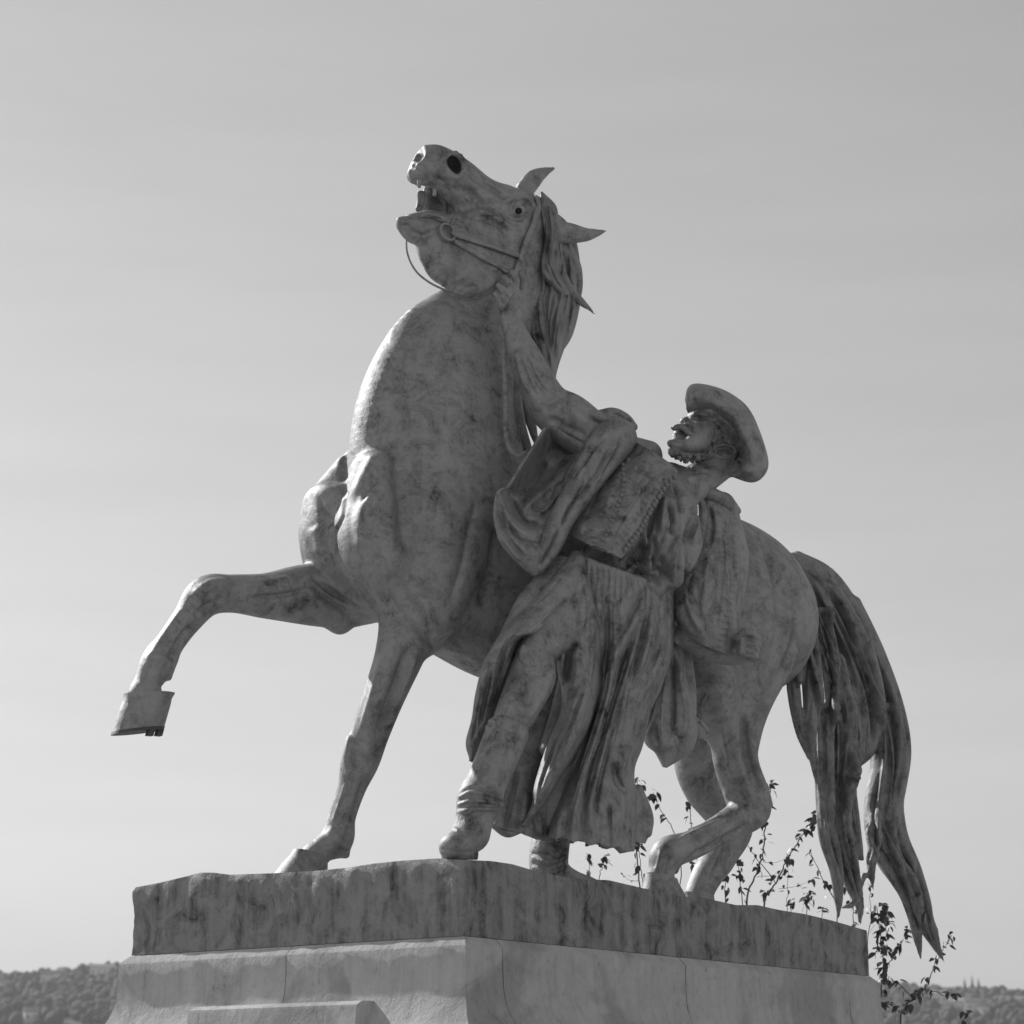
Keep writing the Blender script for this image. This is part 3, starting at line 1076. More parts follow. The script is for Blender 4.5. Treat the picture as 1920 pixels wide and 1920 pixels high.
# planted foreleg
S([(748, 1200, 7), (722, 1270, 9), (700, 1340, 7), (690, 1390, 5)], k=.035, op='add', lift=-.45)
S([(770, 1220, 5), (748, 1290, 7), (722, 1360, 5)], k=.03)
S([(655, 1385, 6), (652, 1420, 9), (655, 1445, 6)], k=.02, op='add', lift=-.4)
S([(688, 1405, 7), (694, 1430, 8), (686, 1450, 5)], k=.02, op='add', lift=-.4)
S([(680, 1470, 3), (664, 1520, 4), (652, 1560, 3)], k=.015)
S([(622, 1560, 6), (632, 1574, 10), (648, 1588, 6)], k=.02, op='add', lift=-.4)
# hind legs
S([(1440, 1030, 10), (1470, 1110, 16), (1465, 1200, 14), (1430, 1290, 10)], k=.06)
S([(1340, 1290, 14), (1350, 1340, 16), (1372, 1400, 10)], k=.06, op='add', lift=-.6)
S([(1395, 1350, 7), (1402, 1420, 8), (1420, 1480, 6)], k=.03)
S([(1365, 1490, 5), (1385, 1515, 8), (1400, 1540, 6)], k=.03, op='add', lift=-.45)
S([(1405, 1545, 3), (1350, 1575, 4), (1290, 1610, 3)], k=.015)
S([(1260, 1560, 3), (1300, 1555, 4), (1350, 1532, 4)], k=.02, op='add', lift=-.4)
# --- the head
S([(948, 378, 4), (962, 372, 7), (982, 372, 8), (1000, 388, 7), (1003, 405, 4)], k=.018, op='add', lift=-.1)
S([(950, 398, 4), (958, 410, 5), (975, 415, 5), (990, 408, 4)], k=.015)
S([(956, 388, 3), (966, 383, 4), (980, 384, 4), (988, 392, 3)], k=.01)
p = V.hit(972, 395)
V.tube3([(*p, .034), (*(p + np.array([0.002, 0, 0])), .034)], .006)
S([(957, 394, 3), (960, 384, 3.5), (971, 380, 3.5), (983, 384, 3.5), (987, 395, 3), (982, 405, 3.5), (970, 409, 3.5), (959, 404, 3)], k=.008, lift=-.05)
S([(956, 390, 3.5), (964, 383, 4.5), (977, 382, 4.5), (988, 390, 3.5)], k=.006, op='add', lift=.25)
p2 = V.hit(972, 396)
V.tube3([(*p2, .017), (*(p2 + nrm(p2 - CAML) * .05), .015)], .004, 'sub')
S([(955, 412, 4), (970, 417, 5), (988, 411, 4)], k=.012, op='add', lift=0)
S([(880, 402, 4), (905, 398, 6), (935, 412, 6), (955, 428, 4)], k=.02, op='add', lift=-.2)
S([(862, 352, 4), (885, 365, 6), (905, 392, 4)], k=.025)
S([(893, 335, 4), (920, 352, 6), (945, 368, 4)], k=.025)
for dx in (0, 9, 19, 30):
    S([(836 + dx, 372 + dx * .2, 2), (838 + dx, 395, 3), (833 + dx, 418 + dx * .3, 2)], k=.010)
S([(860, 440, 10), (890, 470, 18), (920, 500, 12)], k=.06, op='add', lift=-.7)
S([(800, 340, 3), (822, 352, 4), (838, 372, 3)], k=.014, op='add', lift=-.1)
S([(800, 352, 3), (815, 362, 4), (826, 378, 3)], k=.012)
# nostrils and lips
q = V.hit(851, 309)
V.tube([(846, 300, q[1] - .03, 10, 3.6), (851, 309, q[1] - .03, 12, 3.6), (857, 319, q[1] - .03, 8, 3.6)], k=.006, op='sub')
S([(832, 314, 4), (833, 298, 5), (846, 288, 5), (864, 295, 5), (870, 312, 5), (862, 330, 4), (846, 330, 4)], k=.010, op='add', lift=.1)
q = V.hit(789, 296)
V.tube3([(*q, .02), (*(q + np.array([-.01, -.05, .02])), .02)], .008, 'sub')
S([(797, 274, 3), (800, 290, 4), (790, 306, 4), (776, 308, 3)], k=.010, op='add', lift=.2)
S([(768, 322, 4), (775, 338, 5), (795, 344, 4)], k=.012, op='add', lift=-.1)
S([(748, 412, 4), (765, 436, 4), (785, 446, 4)], k=.02, op='add', lift=-.3)
S([(790, 452, 4), (800, 440, 4), (825, 432, 3)], k=.02)
HB = V                                   # kept for the bridle
E_H = [([(826, 536), (850, 548), (880, 553), (912, 548), (934, 534), (955, 505)], 7, -.04), ([(800, 500), (820, 520), (850, 536), (885, 541), (915, 533)], 8, .012),
       ([(838, 372), (834, 395), (832, 418)], 4, .014), ([(845, 345), (862, 362), (880, 385)], 6, -.012), ([(870, 330), (890, 350), (905, 378)], 6, .010),
       ([(905, 345), (930, 358), (950, 372)], 5, -.012), ([(880, 402), (905, 398), (935, 412), (960, 430)], 5, .014), ([(882, 412), (908, 410), (936, 425), (958, 445)], 5, -.008),
       ([(948, 380), (965, 370), (985, 371), (1000, 385), (1004, 405)], 4, .014), ([(952, 402), (965, 412), (985, 410)], 3.5, -.012),
       ([(815, 330), (835, 345), (842, 365)], 4, -.010), ([(800, 332), (820, 348), (832, 368)], 4, .010),
       ([(760, 425), (785, 440), (815, 440)], 5, -.010), ([(770, 445), (790, 450), (805, 462)], 4, -.012),
       ([(720, 640), (745, 600), (790, 565)], 8, .010), ([(760, 630), (780, 600), (815, 570)], 7, -.012),
       ([(850, 560), (880, 575), (920, 570)], 5, -.008), ([(860, 575), (890, 585), (925, 580)], 5, -.006),
       ([(600, 928), (602, 950), (612, 962), (630, 968)], 4, -.012), ([(585, 985), (598, 1010), (602, 1045)], 12, .012), ([(700, 955), (694, 985), (688, 1012)], 6, .012),
       ([(760, 1060), (800, 1110), (840, 1180)], 14, -.014), ([(912, 1040), (905, 1090), (900, 1122), (925, 1118), (970, 1112)], 3, -.012),
       ([(815, 1200), (850, 1180), (900, 1165), (950, 1150)], 6, -.014), ([(830, 1215), (870, 1225), (905, 1245)], 6, .010),
       ([(590, 1088), (625, 1112), (675, 1142)], 3.5, -.020), ([(588, 1100), (615, 1124), (655, 1148)], 3, -.016), ([(596, 1080), (635, 1104), (690, 1140)], 4, .012),
       ([(470, 1120), (520, 1116), (580, 1104)], 3, -.014), ([(440, 1100), (500, 1092), (560, 1082)], 7, .010), ([(450, 1138), (520, 1150), (590, 1155)], 8, .010),
       ([(730, 1190), (712, 1250), (692, 1320), (672, 1385)], 6, .012), ([(762, 1210), (742, 1275), (716, 1345), (700, 1395)], 6, -.016), ([(785, 1215), (762, 1280), (735, 1340)], 6, .010),
       ([(664, 1400), (662, 1425), (668, 1448)], 4, -.012), ([(684, 1455), (668, 1505), (655, 1555)], 3, -.014), ([(652, 1460), (636, 1510), (622, 1550)], 4, .008),
       ([(1395, 1345), (1400, 1410), (1418, 1475)], 6, -.02), ([(1352, 1350), (1362, 1410), (1376, 1470)], 6, .014), ([(1410, 1390), (1424, 1450), (1436, 1495)], 5, .012),
       ([(1390, 1550), (1345, 1578), (1290, 1606)], 3.5, -.016), ([(1370, 1530), (1320, 1552), (1262, 1580)], 4, .012), ([(1240, 1590), (1236, 1615), (1228, 1640)], 4, .010), ([(1256, 1600), (1250, 1625), (1246, 1645)], 3.5, -.012),
       ([(1450, 1040), (1485, 1110), (1482, 1190), (1450, 1270)], 9, -.016), ([(1360, 1560), (1350, 1600), (1325, 1650)], 4, -.014), ([(355, 1172), (332, 1205), (314, 1240)], 3, -.016), ([(410, 1098), (390, 1104), (372, 1122)], 6, .014), ([(400, 1128), (378, 1142), (362, 1160)], 5, -.014)]
E_H += [([(715, 882), (780, 878), (860, 886), (960, 905)], 16, -.014), ([(900, 910), (880, 1000), (860, 1085), (835, 1150)], 16, -.018), ([(760, 920), (800, 950), (860, 960)], 22, .012),
        ([(930, 610), (925, 720), (930, 840)], 14, -.014), ([(880, 640), (865, 740), (860, 830)], 24, .012), ([(800, 660), (770, 760), (755, 840)], 18, -.008), ([(820, 1000), (800, 1060), (790, 1110)], 26, .012),
        ([(1440, 1000), (1400, 1060), (1380, 1130)], 24, .010)]
sculpt('body', V, M_BRONZE, horse, emb=E_H)

# hooves
def hoof(c_px, s_, h_px, shoe=True, dep=.8, bulge=0.06):
    """c_px = (left, right) of the coronet, h_px = (toe, heel) of the sole, in the picture"""
    (ax, ay), (bx, by) = c_px
    (tx, ty), (hx, hy) = h_px
    rings = []
    for i in range(7):
        t = i / 6
        l = np.array(J(ax + (tx - ax) * t, ay + (ty - ay) * t, s_))
        r = np.array(J(bx + (hx - bx) * t, by + (hy - by) * t, s_))
        c, u = (l + r) / 2, (l - r) / 2
        e = nrm(np.cross(np.cross(u, J((tx + hx) / 2, (ty + hy) / 2, s_) - J((ax + bx) / 2, (ay + by) / 2, s_)), u) * 0 + np.cross(nrm(u), nrm(np.array(J((tx + hx) / 2, (ty + hy) / 2 + 1, s_)) - np.array(J((ax + bx) / 2, (ay + by) / 2, s_)))))
        ru, rv = np.linalg.norm(u), np.linalg.norm(u) * dep
        un = nrm(u)
        g = 1.05 if i == 0 else 1.0 - (.02 if i == 1 else 0)
        rings.append([c + un * ru * g * math.cos(a) * (1 + bulge * (math.cos(a) > 0) * math.sin(PI * t) * .3) + e * rv * g * math.sin(a) for a in np.linspace(0, 2 * PI, 28, endpoint=False)])
    h = loft('hoof', rings, M_BRONZE, horse)
    if shoe:
        dn = nrm(np.mean(rings[-1], 0) - np.mean(rings[0], 0))
        outer, c = rings[-1], np.mean(rings[-1], 0)
        a_ = [c + (p - c) * 1.02 for p in outer]
        sh = loft('horseshoe', [a_, [p + dn * .014 for p in a_]], M_DARK, h)
        for ang in (8, 12):
            p = c + (outer[ang] - c) * .86
            d = .013
            bmv = [p + dn * (.012 + z * .03) + np.array([x, y, 0]) * d for z in (0, 1) for x, y in ((-1, -1), (1, -1), (1, 1), (-1, 1))]
            pyobj('caulk', bmv, [(0, 1, 5, 4), (1, 2, 6, 5), (2, 3, 7, 6), (3, 0, 4, 7), (4, 5, 6, 7)], M_DARK, h)
    return h
hoof(((237, 1300), (322, 1302)), -.22, ((214, 1371), (304, 1364)))
hoof(((554, 1592), (612, 1612)), -.06, ((514, 1642), (606, 1662)), False)
hoof(((1216, 1636), (1264, 1652)), .20, ((1200, 1700), (1286, 1700)), False)
hoof(((1284, 1672), (1332, 1682)), -.22, ((1268, 1730), (1344, 1730)), False)

# teeth and tongue
for x, y, r in ((786, 350, 4), (815, 366, 3)):
    p = J(x, y, .055)
    a = [p + np.array([r * .0026 * math.cos(t), .010 * math.sin(t), 0]) for t in np.linspace(0, 2 * PI, 8, endpoint=False)]
    loft('tooth', [[q + np.array([0, 0, .03]) for q in a], a, [p + (q - p) * .6 - np.array([.002, 0, .005]) for q in a]], M_BRONZE, horse)
T = Vol.px(735, 380, 850, 430, -.09, .09, .005)
T.tube([(766, 408, 0, 6, 2.2), (784, 405, 0, 8, 2.2), (806, 404, 0, 10, 2.0), (830, 412, 0, 12, 1.8)], .01)
T.stroke([(775, 402, 2), (800, 404, 2), (825, 412, 2)], .006)
sculpt('tongue', T, M_BRONZE, horse)

# bridle
bridle = empty('bridle'); bridle.parent = horse
def hits(vol, pts, fallback=.15):
    out = []
    for x, y in pts:
        p = vol.hit(x, y)
        out.append(p if p is not None else J(x, y, fallback))
    return out
strap('cheek_strap', hits(V, [(846, 436), (870, 446), (905, 459), (940, 470), (970, 481)]), .014, .014, M_BRONZE, bridle, V, .004)
strap('throat_strap', hits(V, [(850, 452), (880, 468), (915, 490), (952, 512)]), .011, .011, M_BRONZE, bridle, V, .004)
strap('crown_strap', hits(V, [(958, 528), (970, 498), (982, 460), (996, 425), (1006, 395), (1004, 372)]), .015, .013, M_BRONZE, bridle, V, .006)
strap('nose_strap', hits(V, [(836, 424), (842, 412), (848, 404)]), .009, .006, M_BRONZE, bridle, V, .004)
rc = V.hit(836, 438); rn = V.grad(rc)
ru = nrm(np.cross(rn, (0, 0, 1.0))); rv = np.cross(rn, ru)
rings = []
for a in np.linspace(0, 2 * PI, 28, endpoint=False):
    d = ru * math.cos(a) + rv * math.sin(a)
    rings.append([rc + rn * .016 + d * .043 + (d * math.cos(b) + rn * math.sin(b)) * .0075 for b in np.linspace(0, 2 * PI, 8, endpoint=False)])
rings.append(rings[0])
loft('bit_ring', rings, M_BRONZE, bridle, False)
strap('rein', [J(762, 450, .03), J(763, 470, .03), J(770, 492, .03), J(784, 513, .04), J(806, 530, .06), J(828, 541, .09), *hits(V, [(850, 549), (872, 552)])], (.004, .006), .005, M_BRONZE, bridle, None, .004)
strap('rein_end', [J(957, 575, .27), J(949, 620, .28), J(946, 680, .30), J(948, 750, .31), J(948, 810, .32), J(956, 842, .34), J(972, 856, .36), J(990, 846, .38)], (.012, .010), .006, M_BRONZE, bridle)

# mane and forelock
MN = Vol.px(900, 330, 1130, 880, -.16, .24, .007)
R2 = random.Random(5)
LOCKS = [
    [(1055, 520, .12, 10), (1068, 545, .11, 10), (1092, 568, .10, 7), (1104, 578, .10, 4), (1117, 591, .09, 1.2)],
    [(1050, 540, .12, 8), (1050, 565, .12, 5), (1051, 588, .12, 1.5)],
    [(1015, 400, -.02, 18), (1048, 440, -.03, 26), (1062, 500, -.03, 26), (1058, 570, -.03, 26), (1040, 640, -.02, 22), (1034, 700, -.0, 10), (1040, 745, .02, 3)],
    [(1012, 440, .05, 18), (1018, 510, .06, 24), (1018, 580, .07, 24), (1022, 640, .08, 16), (1030, 700, .08, 8)],
    [(968, 700, .18, 8), (966, 750, .20, 13), (974, 800, .21, 13), (990, 840, .22, 8), (1002, 862, .22, 2)],
    [(985, 690, .16, 10), (990, 760, .17, 12), (1000, 810, .18, 8), (1012, 850, .18, 2)],
    [(975, 780, .22, 5), (972, 815, .24, 6), (982, 845, .25, 5), (998, 866, .25, 1.5)],
]
for L in LOCKS:
    MN.tube([(x, y, s_, w, .75) for x, y, s_, w in L], k=.012, n=7)
for L in LOCKS[4:]:
    for off in (-.45, .0, .45):
        MN.stroke([(x + off * w, y, max(1.2, min(2.6, w * .16))) for x, y, s_, w in L][:-1], k=.006, op='sub', lift=-.2)
RM = random.Random(9)
G_FL = between([(1012, 372), (1024, 440), (1018, 500), (1058, 545)], [(1036, 374), (1046, 430), (1036, 480), (1062, 540)], 7, 3.2, -.016, RM, 2)
G_FL += [([(1024, 375), (1036, 420), (1034, 470), (1030, 520)], 5, .02), ([(1030, 440), (1026, 480), (1040, 520), (1058, 548)], 3, -.02)]
fore = drape([(1012, 360), (1010, 392), (1017, 420), (1022, 452), (1016, 480), (1015, 512), (1030, 535), (1052, 556)],
             [(1017, 359), (1043, 386), (1047, 420), (1047, 452), (1040, 480), (1053, 518), (1064, 538), (1070, 552)], [.07, .09, .11, .12, .12, .11], [.03, .05, .06, .05, .05, .02], G_FL, 50, 110)
G_MN = between([(1022, 400), (1004, 500), (998, 600), (1030, 700)], [(1072, 450), (1090, 530), (1076, 620), (1044, 700)], 13, 4, -.022, RM, 5)
G_MN += between([(1030, 410), (1016, 500), (1010, 600), (1032, 700)], [(1080, 470), (1088, 540), (1068, 630), (1046, 700)], 9, 5, .016, RM, 5)
G_MN += [([(1050, 460), (1066, 510), (1060, 570), (1044, 620)], 6, -.035), ([(1012, 520), (1022, 580), (1030, 640), (1030, 690)], 5, -.03), ([(1040, 540), (1046, 600), (1036, 660)], 6, .025)]
mane_d = drape([(1018, 392), (1006, 450), (1003, 510), (996, 560), (990, 612), (1004, 652), (1024, 692), (1034, 735)],
               [(1050, 405), (1073, 455), (1091, 515), (1089, 565), (1074, 628), (1050, 668), (1043, 700), (1043, 748)], [.02, .03, .04, .06, .07, .08], [.06, .09, .10, .09, .06, .02], G_MN, 90, 150)
back_l = drape([(1058, 440), (1064, 470), (1070, 505), (1072, 540), (1066, 580)], [(1066, 452), (1088, 492), (1093, 526), (1090, 556), (1080, 596)], [.06, .06, .06, .06], [.03, .04, .04, .02],
               between([(1062, 450), (1070, 510), (1070, 575)], [(1078, 470), (1090, 525), (1082, 585)], 4, 3, -.014, RM, 2), 30, 60)
sculpt('mane', MN, M_HAIR, horse, it=2, extra=(fore, mane_d, back_l))

# tail
TL = Vol.px(1440, 1020, 1800, 1830, -.25, .30, .009)
TLOCKS = [
    [(1495, 1100, -.03, 22), (1530, 1190, -.03, 42), (1556, 1280, -.03, 50), (1576, 1360, -.03, 44), (1582, 1430, -.02, 30), (1578, 1510, -.01, 18), (1580, 1580, 0, 8)],
    [(1478, 1060, .0, 26), (1512, 1090, .0, 40), (1545, 1150, .0, 50), (1580, 1230, .0, 56), (1606, 1320, .0, 52), (1612, 1390, .0, 34), (1606, 1425, .0, 16)],
    [(1490, 1052, -.03, 20), (1540, 1090, -.03, 30), (1580, 1150, -.04, 34), (1618, 1230, -.04, 38), (1648, 1310, -.04, 38), (1668, 1400, -.03, 36), (1664, 1470, -.02, 34), (1656, 1530, 0, 28)],
    [(1660, 1340, .05, 30), (1668, 1430, .05, 34), (1656, 1510, .05, 34), (1652, 1560, .05, 28), (1668, 1610, .04, 24), (1698, 1660, .02, 20), (1712, 1710, .01, 13), (1720, 1755, .0, 9), (1727, 1800, .0, 2)],
    [(1664, 1500, .0, 26), (1676, 1570, .0, 26), (1702, 1630, .0, 24), (1722, 1690, .0, 22), (1737, 1735, .0, 15), (1756, 1775, .0, 8), (1770, 1804, .0, 1.5)],
    [(1560, 1240, .08, 24), (1570, 1330, .09, 32), (1574, 1420, .10, 32), (1572, 1490, .10, 26), (1570, 1550, .10, 26), (1586, 1610, .09, 22), (1600, 1660, .07, 15), (1612, 1700, .06, 8), (1612, 1738, .05, 1.5)],
    [(1600, 1330, .06, 26), (1598, 1410, .07, 22), (1590, 1470, .08, 16), (1594, 1540, .07, 18), (1604, 1590, .06, 14), (1616, 1612, .05, 4)],
    [(1540, 1330, .10, 14), (1545, 1420, .11, 18), (1548, 1500, .11, 18), (1554, 1570, .11, 18), (1568, 1630, .10, 13), (1572, 1680, .09, 9), (1572, 1722, .09, 2)],
    [(1512, 1150, .12, 12), (1520, 1230, .14, 18), (1524, 1310, .14, 18), (1520, 1380, .13, 11), (1528, 1440, .12, 7), (1536, 1480, .12, 3)],
    [(1500, 1200, .10, 8), (1488, 1260, .10, 12), (1490, 1310, .10, 12), (1500, 1370, .10, 9), (1514, 1420, .10, 2)],
    [(1496, 1130, .14, 8), (1508, 1200, .16, 9), (1503, 1260, .16, 7), (1496, 1290, .15, 3)],
    [(1540, 1150, .10, 16), (1555, 1230, .12, 18), (1560, 1310, .13, 14), (1556, 1380, .13, 8), (1560, 1430, .13, 2)],
    [(1648, 1530, .08, 14), (1640, 1580, .09, 12), (1634, 1620, .09, 9), (1636, 1668, .08, 2)],
    [(1620, 1640, .06, 6), (1600, 1692, .07, 6), (1580, 1702, .08, 3)],
    [(1600, 1130, .02, 14), (1640, 1220, .03, 16), (1676, 1320, .03, 16), (1690, 1400, .02, 16), (1686, 1470, .02, 10), (1680, 1530, .02, 4)],
]
for L in TLOCKS:
    TL.tube([(x, y, s_, w * 1.05, .72) for x, y, s_, w in L], k=.022, n=7)
E_T = []
for L in TLOCKS:
    ws = max(w for *_, w in L)
    n_ = 14 if ws > 40 else 9 if ws > 24 else 4
    lf = [(x - w * .8, y) for x, y, s_, w in L]; rt = [(x + w * .8, y) for x, y, s_, w in L]
    E_T += between(lf, rt, n_, 3.2 if ws > 24 else 2.4, -.024 if ws > 24 else -.009, R2, 6)
    E_T += between(lf, rt, max(2, n_ // 2), 5, .020 if ws > 24 else .008, R2, 7)
E_T += [([(1520, 1100), (1545, 1180), (1560, 1260), (1565, 1330)], 7, -.04), ([(1548, 1250), (1552, 1310), (1546, 1380)], 6, -.05), ([(1590, 1150), (1625, 1240), (1640, 1330), (1640, 1420)], 6, -.035),
        ([(1560, 1110), (1600, 1190), (1630, 1290)], 5, -.03), ([(1600, 1330), (1604, 1400), (1600, 1450)], 6, -.03), ([(1680, 1340), (1684, 1420), (1672, 1500)], 5, -.03)]
sculpt('tail', TL, M_HAIR, horse, it=2, emb=E_T)
# ------------------------------------------------------------------ the horseman
man = empty('bronze_horseman', tuple(HM), H_ROT)
man.location.z = 0
tag(man, 'bronze horseman in brimmed hat leaning back and holding the bridle with raised bare arm', 'man statue')
SM = .66

# --- skin: head, neck, raised arm, left forearm and fist, bare knee and calf, all one body
B = Vol.px(850, 490, 1450, 1640, .10, .98, MV)
B.tube([(1262, 915, .66, 52, .8), (1220, 945, .64, 62, .7), (1190, 1010, .62, 60, .65), (1165, 1085, .60, 60, .65)], k=.04)      # trunk (under the clothes)
B.tube([(1348, 868, .66, 33, 1), (1318, 893, .66, 32, 1), (1285, 915, .66, 36, 1), (1262, 935, .66, 45, 1)], k=.03)             # neck
B.tube([(1352, 832, .66, 30, 1.0), (1330, 815, .66, 26, .95)], k=.02)                                                            # inside of the head
# raised right arm
B.tube([(1150, 850, .58, 42, .9), (1112, 822, .55, 46, .9), (1070, 790, .50, 49, .9), (1032, 762, .45, 42, .9), (1008, 722, .42, 36, .9), (985, 672, .38, 31, .9),
        (967, 628, .34, 23, .95), (956, 597, .31, 19, 1)], k=.03)
B.tube([(1094, 786, .53, 22, .9), (1066, 768, .51, 26, .9), (1044, 752, .47, 16, .9)], k=.03)
B.tube([(957, 592, .30, 20, .9), (956, 566, .29, 22, .8), (958, 545, .28, 17, .8)], k=.015)
for L in ([(958, 508, .29, 5.5), (967, 522, .32, 6.5), (966, 540, .33, 6.5), (958, 552, .32, 6)],
          [(945, 520, .29, 5.5), (957, 533, .33, 7), (957, 550, .34, 7), (950, 562, .32, 6)],
          [(935, 535, .29, 5.5), (947, 547, .33, 7), (948, 562, .34, 7), (943, 573, .32, 6)],
          [(929, 551, .29, 5), (938, 561, .32, 6.5), (941, 573, .33, 6), (939, 581, .31, 5)],
          [(977, 512, .26, 6), (982, 528, .28, 7), (979, 548, .29, 8), (968, 568, .30, 10)]):
    B.tube(L, k=.005, n=6)
# left forearm and fist
B.tube([(1285, 1190, .62, 24, 1), (1320, 1215, .63, 21, .9), (1365, 1228, .64, 19, .9), (1388, 1226, .65, 20, 1)], k=.02)
B.tube([(1390, 1218, .68, 20, 1), (1404, 1206, .70, 21, 1)], k=.012)
for i, (y, w) in enumerate(((1196, 8), (1208, 8), (1220, 7.5), (1231, 6.5))):
    B.tube([(1395 - i * 2, y - 6, .76, w), (1413, y - 2, .79, w + .3), (1421 - i * 2, y + 2, .76, w), (1412 - i * 2, y + 5, .72, w)], k=.003, n=5)
B.tube([(1384, 1196, .74, 8), (1397, 1185, .78, 8.5), (1410, 1187, .80, 8)], k=.004)
# legs
B.tube([(1110, 1130, .66, 62, .9), (1055, 1170, .70, 55, .9), (1008, 1222, .76, 36, .95), (998, 1268, .77, 44, .95), (975, 1320, .78, 40, .95), (950, 1375, .79, 34, .95), (922, 1440, .80, 30, .95), (898, 1500, .81, 26, 1)], k=.03)
B.tube([(1140, 1120, .56, 62, .9), (1110, 1260, .55, 55, .9), (1075, 1400, .52, 42, .95), (1045, 1520, .48, 32, 1), (1035, 1580, .46, 27, 1)], k=.03)
# modelling: ear, eyes, mouth, muscles
S = B.stroke
S([(1340, 880, 4), (1310, 892, 6), (1285, 905, 4)], k=.02, op='add', lift=-.3)
S([(1330, 870, 4), (1300, 880, 5), (1272, 890, 4)], k=.02)
S([(1092, 815, 5), (1060, 800, 7), (1035, 788, 5)], k=.025)
S([(1030, 745, 5), (1008, 712, 6), (985, 668, 5)], k=.02)
S([(1010, 760, 6), (992, 715, 8), (975, 665, 6)], k=.025, op='add', lift=-.5)
S([(975, 1245, 4), (990, 1262, 6), (1015, 1260, 4)], k=.02)
S([(1030, 1262, 6), (1015, 1300, 9), (990, 1340, 6)], k=.03, op='add', lift=-.5)
S([(975, 1290, 4), (960, 1330, 5), (948, 1360, 4)], k=.02)
S([(968, 520, 2), (958, 546, 2), (951, 560, 2)], k=.004)
E_B = [([(1110, 800), (1075, 775), (1045, 752)], 9, .014), ([(1100, 838), (1068, 818), (1040, 800)], 8, -.018), ([(1058, 742), (1040, 756), (1022, 775)], 5, -.018),
       ([(1030, 735), (1008, 700), (985, 655)], 6, .014), ([(1012, 745), (993, 705), (975, 660)], 5, -.016), ([(990, 740), (978, 700), (966, 650)], 6, .010), ([(1085, 760), (1070, 790), (1062, 822)], 10, .010),
       ([(975, 610), (965, 625), (955, 640)], 4, -.008), ([(945, 524), (958, 532), (966, 545)], 2, -.010), ([(937, 538), (948, 546), (956, 558)], 2, -.010), ([(930, 554), (940, 560), (948, 570)], 2, -.010),
       ([(1300, 875), (1330, 885), (1360, 880)], 5, -.012), ([(1270, 890), (1300, 896), (1335, 890)], 5, .010), ([(1298, 800), (1312, 815), (1318, 832)], 5, -.008), ([(1310, 800), (1328, 804), (1340, 815)], 6, .008),
       ([(1302, 788), (1314, 784), (1328, 787)], 3, -.014), ([(1290, 798), (1295, 805), (1298, 812)], 2.5, -.012), ([(985, 1205), (978, 1228), (985, 1245)], 5, .012), ([(1012, 1215), (1022, 1245), (1015, 1275)], 7, -.012),
       ([(985, 1250), (975, 1290), (955, 1340)], 7, .012), ([(1005, 1280), (990, 1320), (970, 1360)], 8, -.014), ([(1395, 1196), (1410, 1200), (1422, 1206)], 2.2, -.022), ([(1393, 1209), (1408, 1213), (1422, 1216)], 2.2, -.022), ([(1392, 1221), (1406, 1225), (1418, 1226)], 2.2, -.022)]
# the head is modelled finer than the rest
HD = Vol.px(1240, 745, 1408, 925, .44, .92, .0042)
HD.tube([(1354, 830, .66, 42, 1.0), (1340, 812, .66, 42, 1.0), (1326, 800, .66, 32, 1.1)], k=.02)
HD.tube([(1366, 850, .66, 30, 1.1), (1372, 866, .66, 20, 1.1)], k=.02)
HD.tube([(1350, 868, .66, 33, 1), (1320, 893, .66, 32, 1), (1288, 916, .66, 36, 1)], k=.02)
HD.tube([(1326, 816, .66, 38, 1.05), (1308, 812, .66, 29, 1.1), (1302, 794, .66, 19, 1.4), (1301, 783, .66, 12, 1.8)], k=.02)
HD.tube([(1322, 806, .72, 24, .9), (1308, 826, .72, 22, .9), (1292, 836, .71, 15, .9)], k=.03)
HD.tube([(1345, 845, .66, 22, 1.4), (1315, 845, .66, 20, 1.4), (1288, 840, .66, 16, 1.4), (1268, 834, .66, 11, 1.4)], k=.02)
HD.tube([(1259, 832, .66, 7.5, 1.4), (1264, 834, .66, 9, 1.4)], k=.010)
HD.tube([(1274, 828, .66, 9, 1.4), (1268, 827, .66, 7, 1.4)], k=.012)
HD.tube([(1297, 807, .66, 16, 1.3), (1284, 802, .66, 9, 1.4)], k=.012)
HD.tube([(1284, 822, .66, 11, 1.3), (1268, 818, .66, 6, 1.7)], k=.008)
HD.tube([(1288, 812, .65, 12, 1.2), (1276, 811, .65, 8, 1.3), (1270, 811, .65, 6, 1.3)], k=.008)
HD.tube([(1301, 783, .66, 5, 1.0), (1288, 786, .66, 5.5, 1.1), (1281, 789.5, .66, 6, 1.3)], k=.005)
HD.tube([(1290, 795, .695, 4.5, 1.0), (1286, 795, .69, 4, 1)], k=.004)
HD.tube([(1298, 778, .68, 5, 1.4), (1310, 775, .74, 5, 1), (1326, 777, .77, 5, 1)], k=.010)
S = HD.stroke
S([(1262, 812.5, 1.5), (1272, 813.5, 2), (1283, 816, 1.2)], k=.004, lift=-.5)
S([(1300, 785, 2), (1308, 784, 4), (1318, 784.5, 4), (1327, 786, 2)], k=.006, lift=-.3)
S([(1309, 786, 2.6), (1315, 786, 3), (1320, 787, 2.4)], k=.003, op='add', lift=-.6)
S([(1305, 782, 1.6), (1315, 780.5, 1.8), (1326, 783, 1.4)], k=.003, op='add', lift=.2)
S([(1306, 790.5, 1.4), (1316, 791, 1.6), (1325, 789, 1.2)], k=.004, op='add', lift=0)
S([(1291, 799, 1.6), (1296, 804, 2.2), (1299, 812, 1.6)], k=.006, lift=-.1)
S([(1286, 797, 1.4), (1288, 798, 1.8)], k=.002, lift=-.6, n=3)
S([(1263, 826, 1.5), (1270, 827, 2), (1280, 829, 1.5)], k=.006, lift=.1)
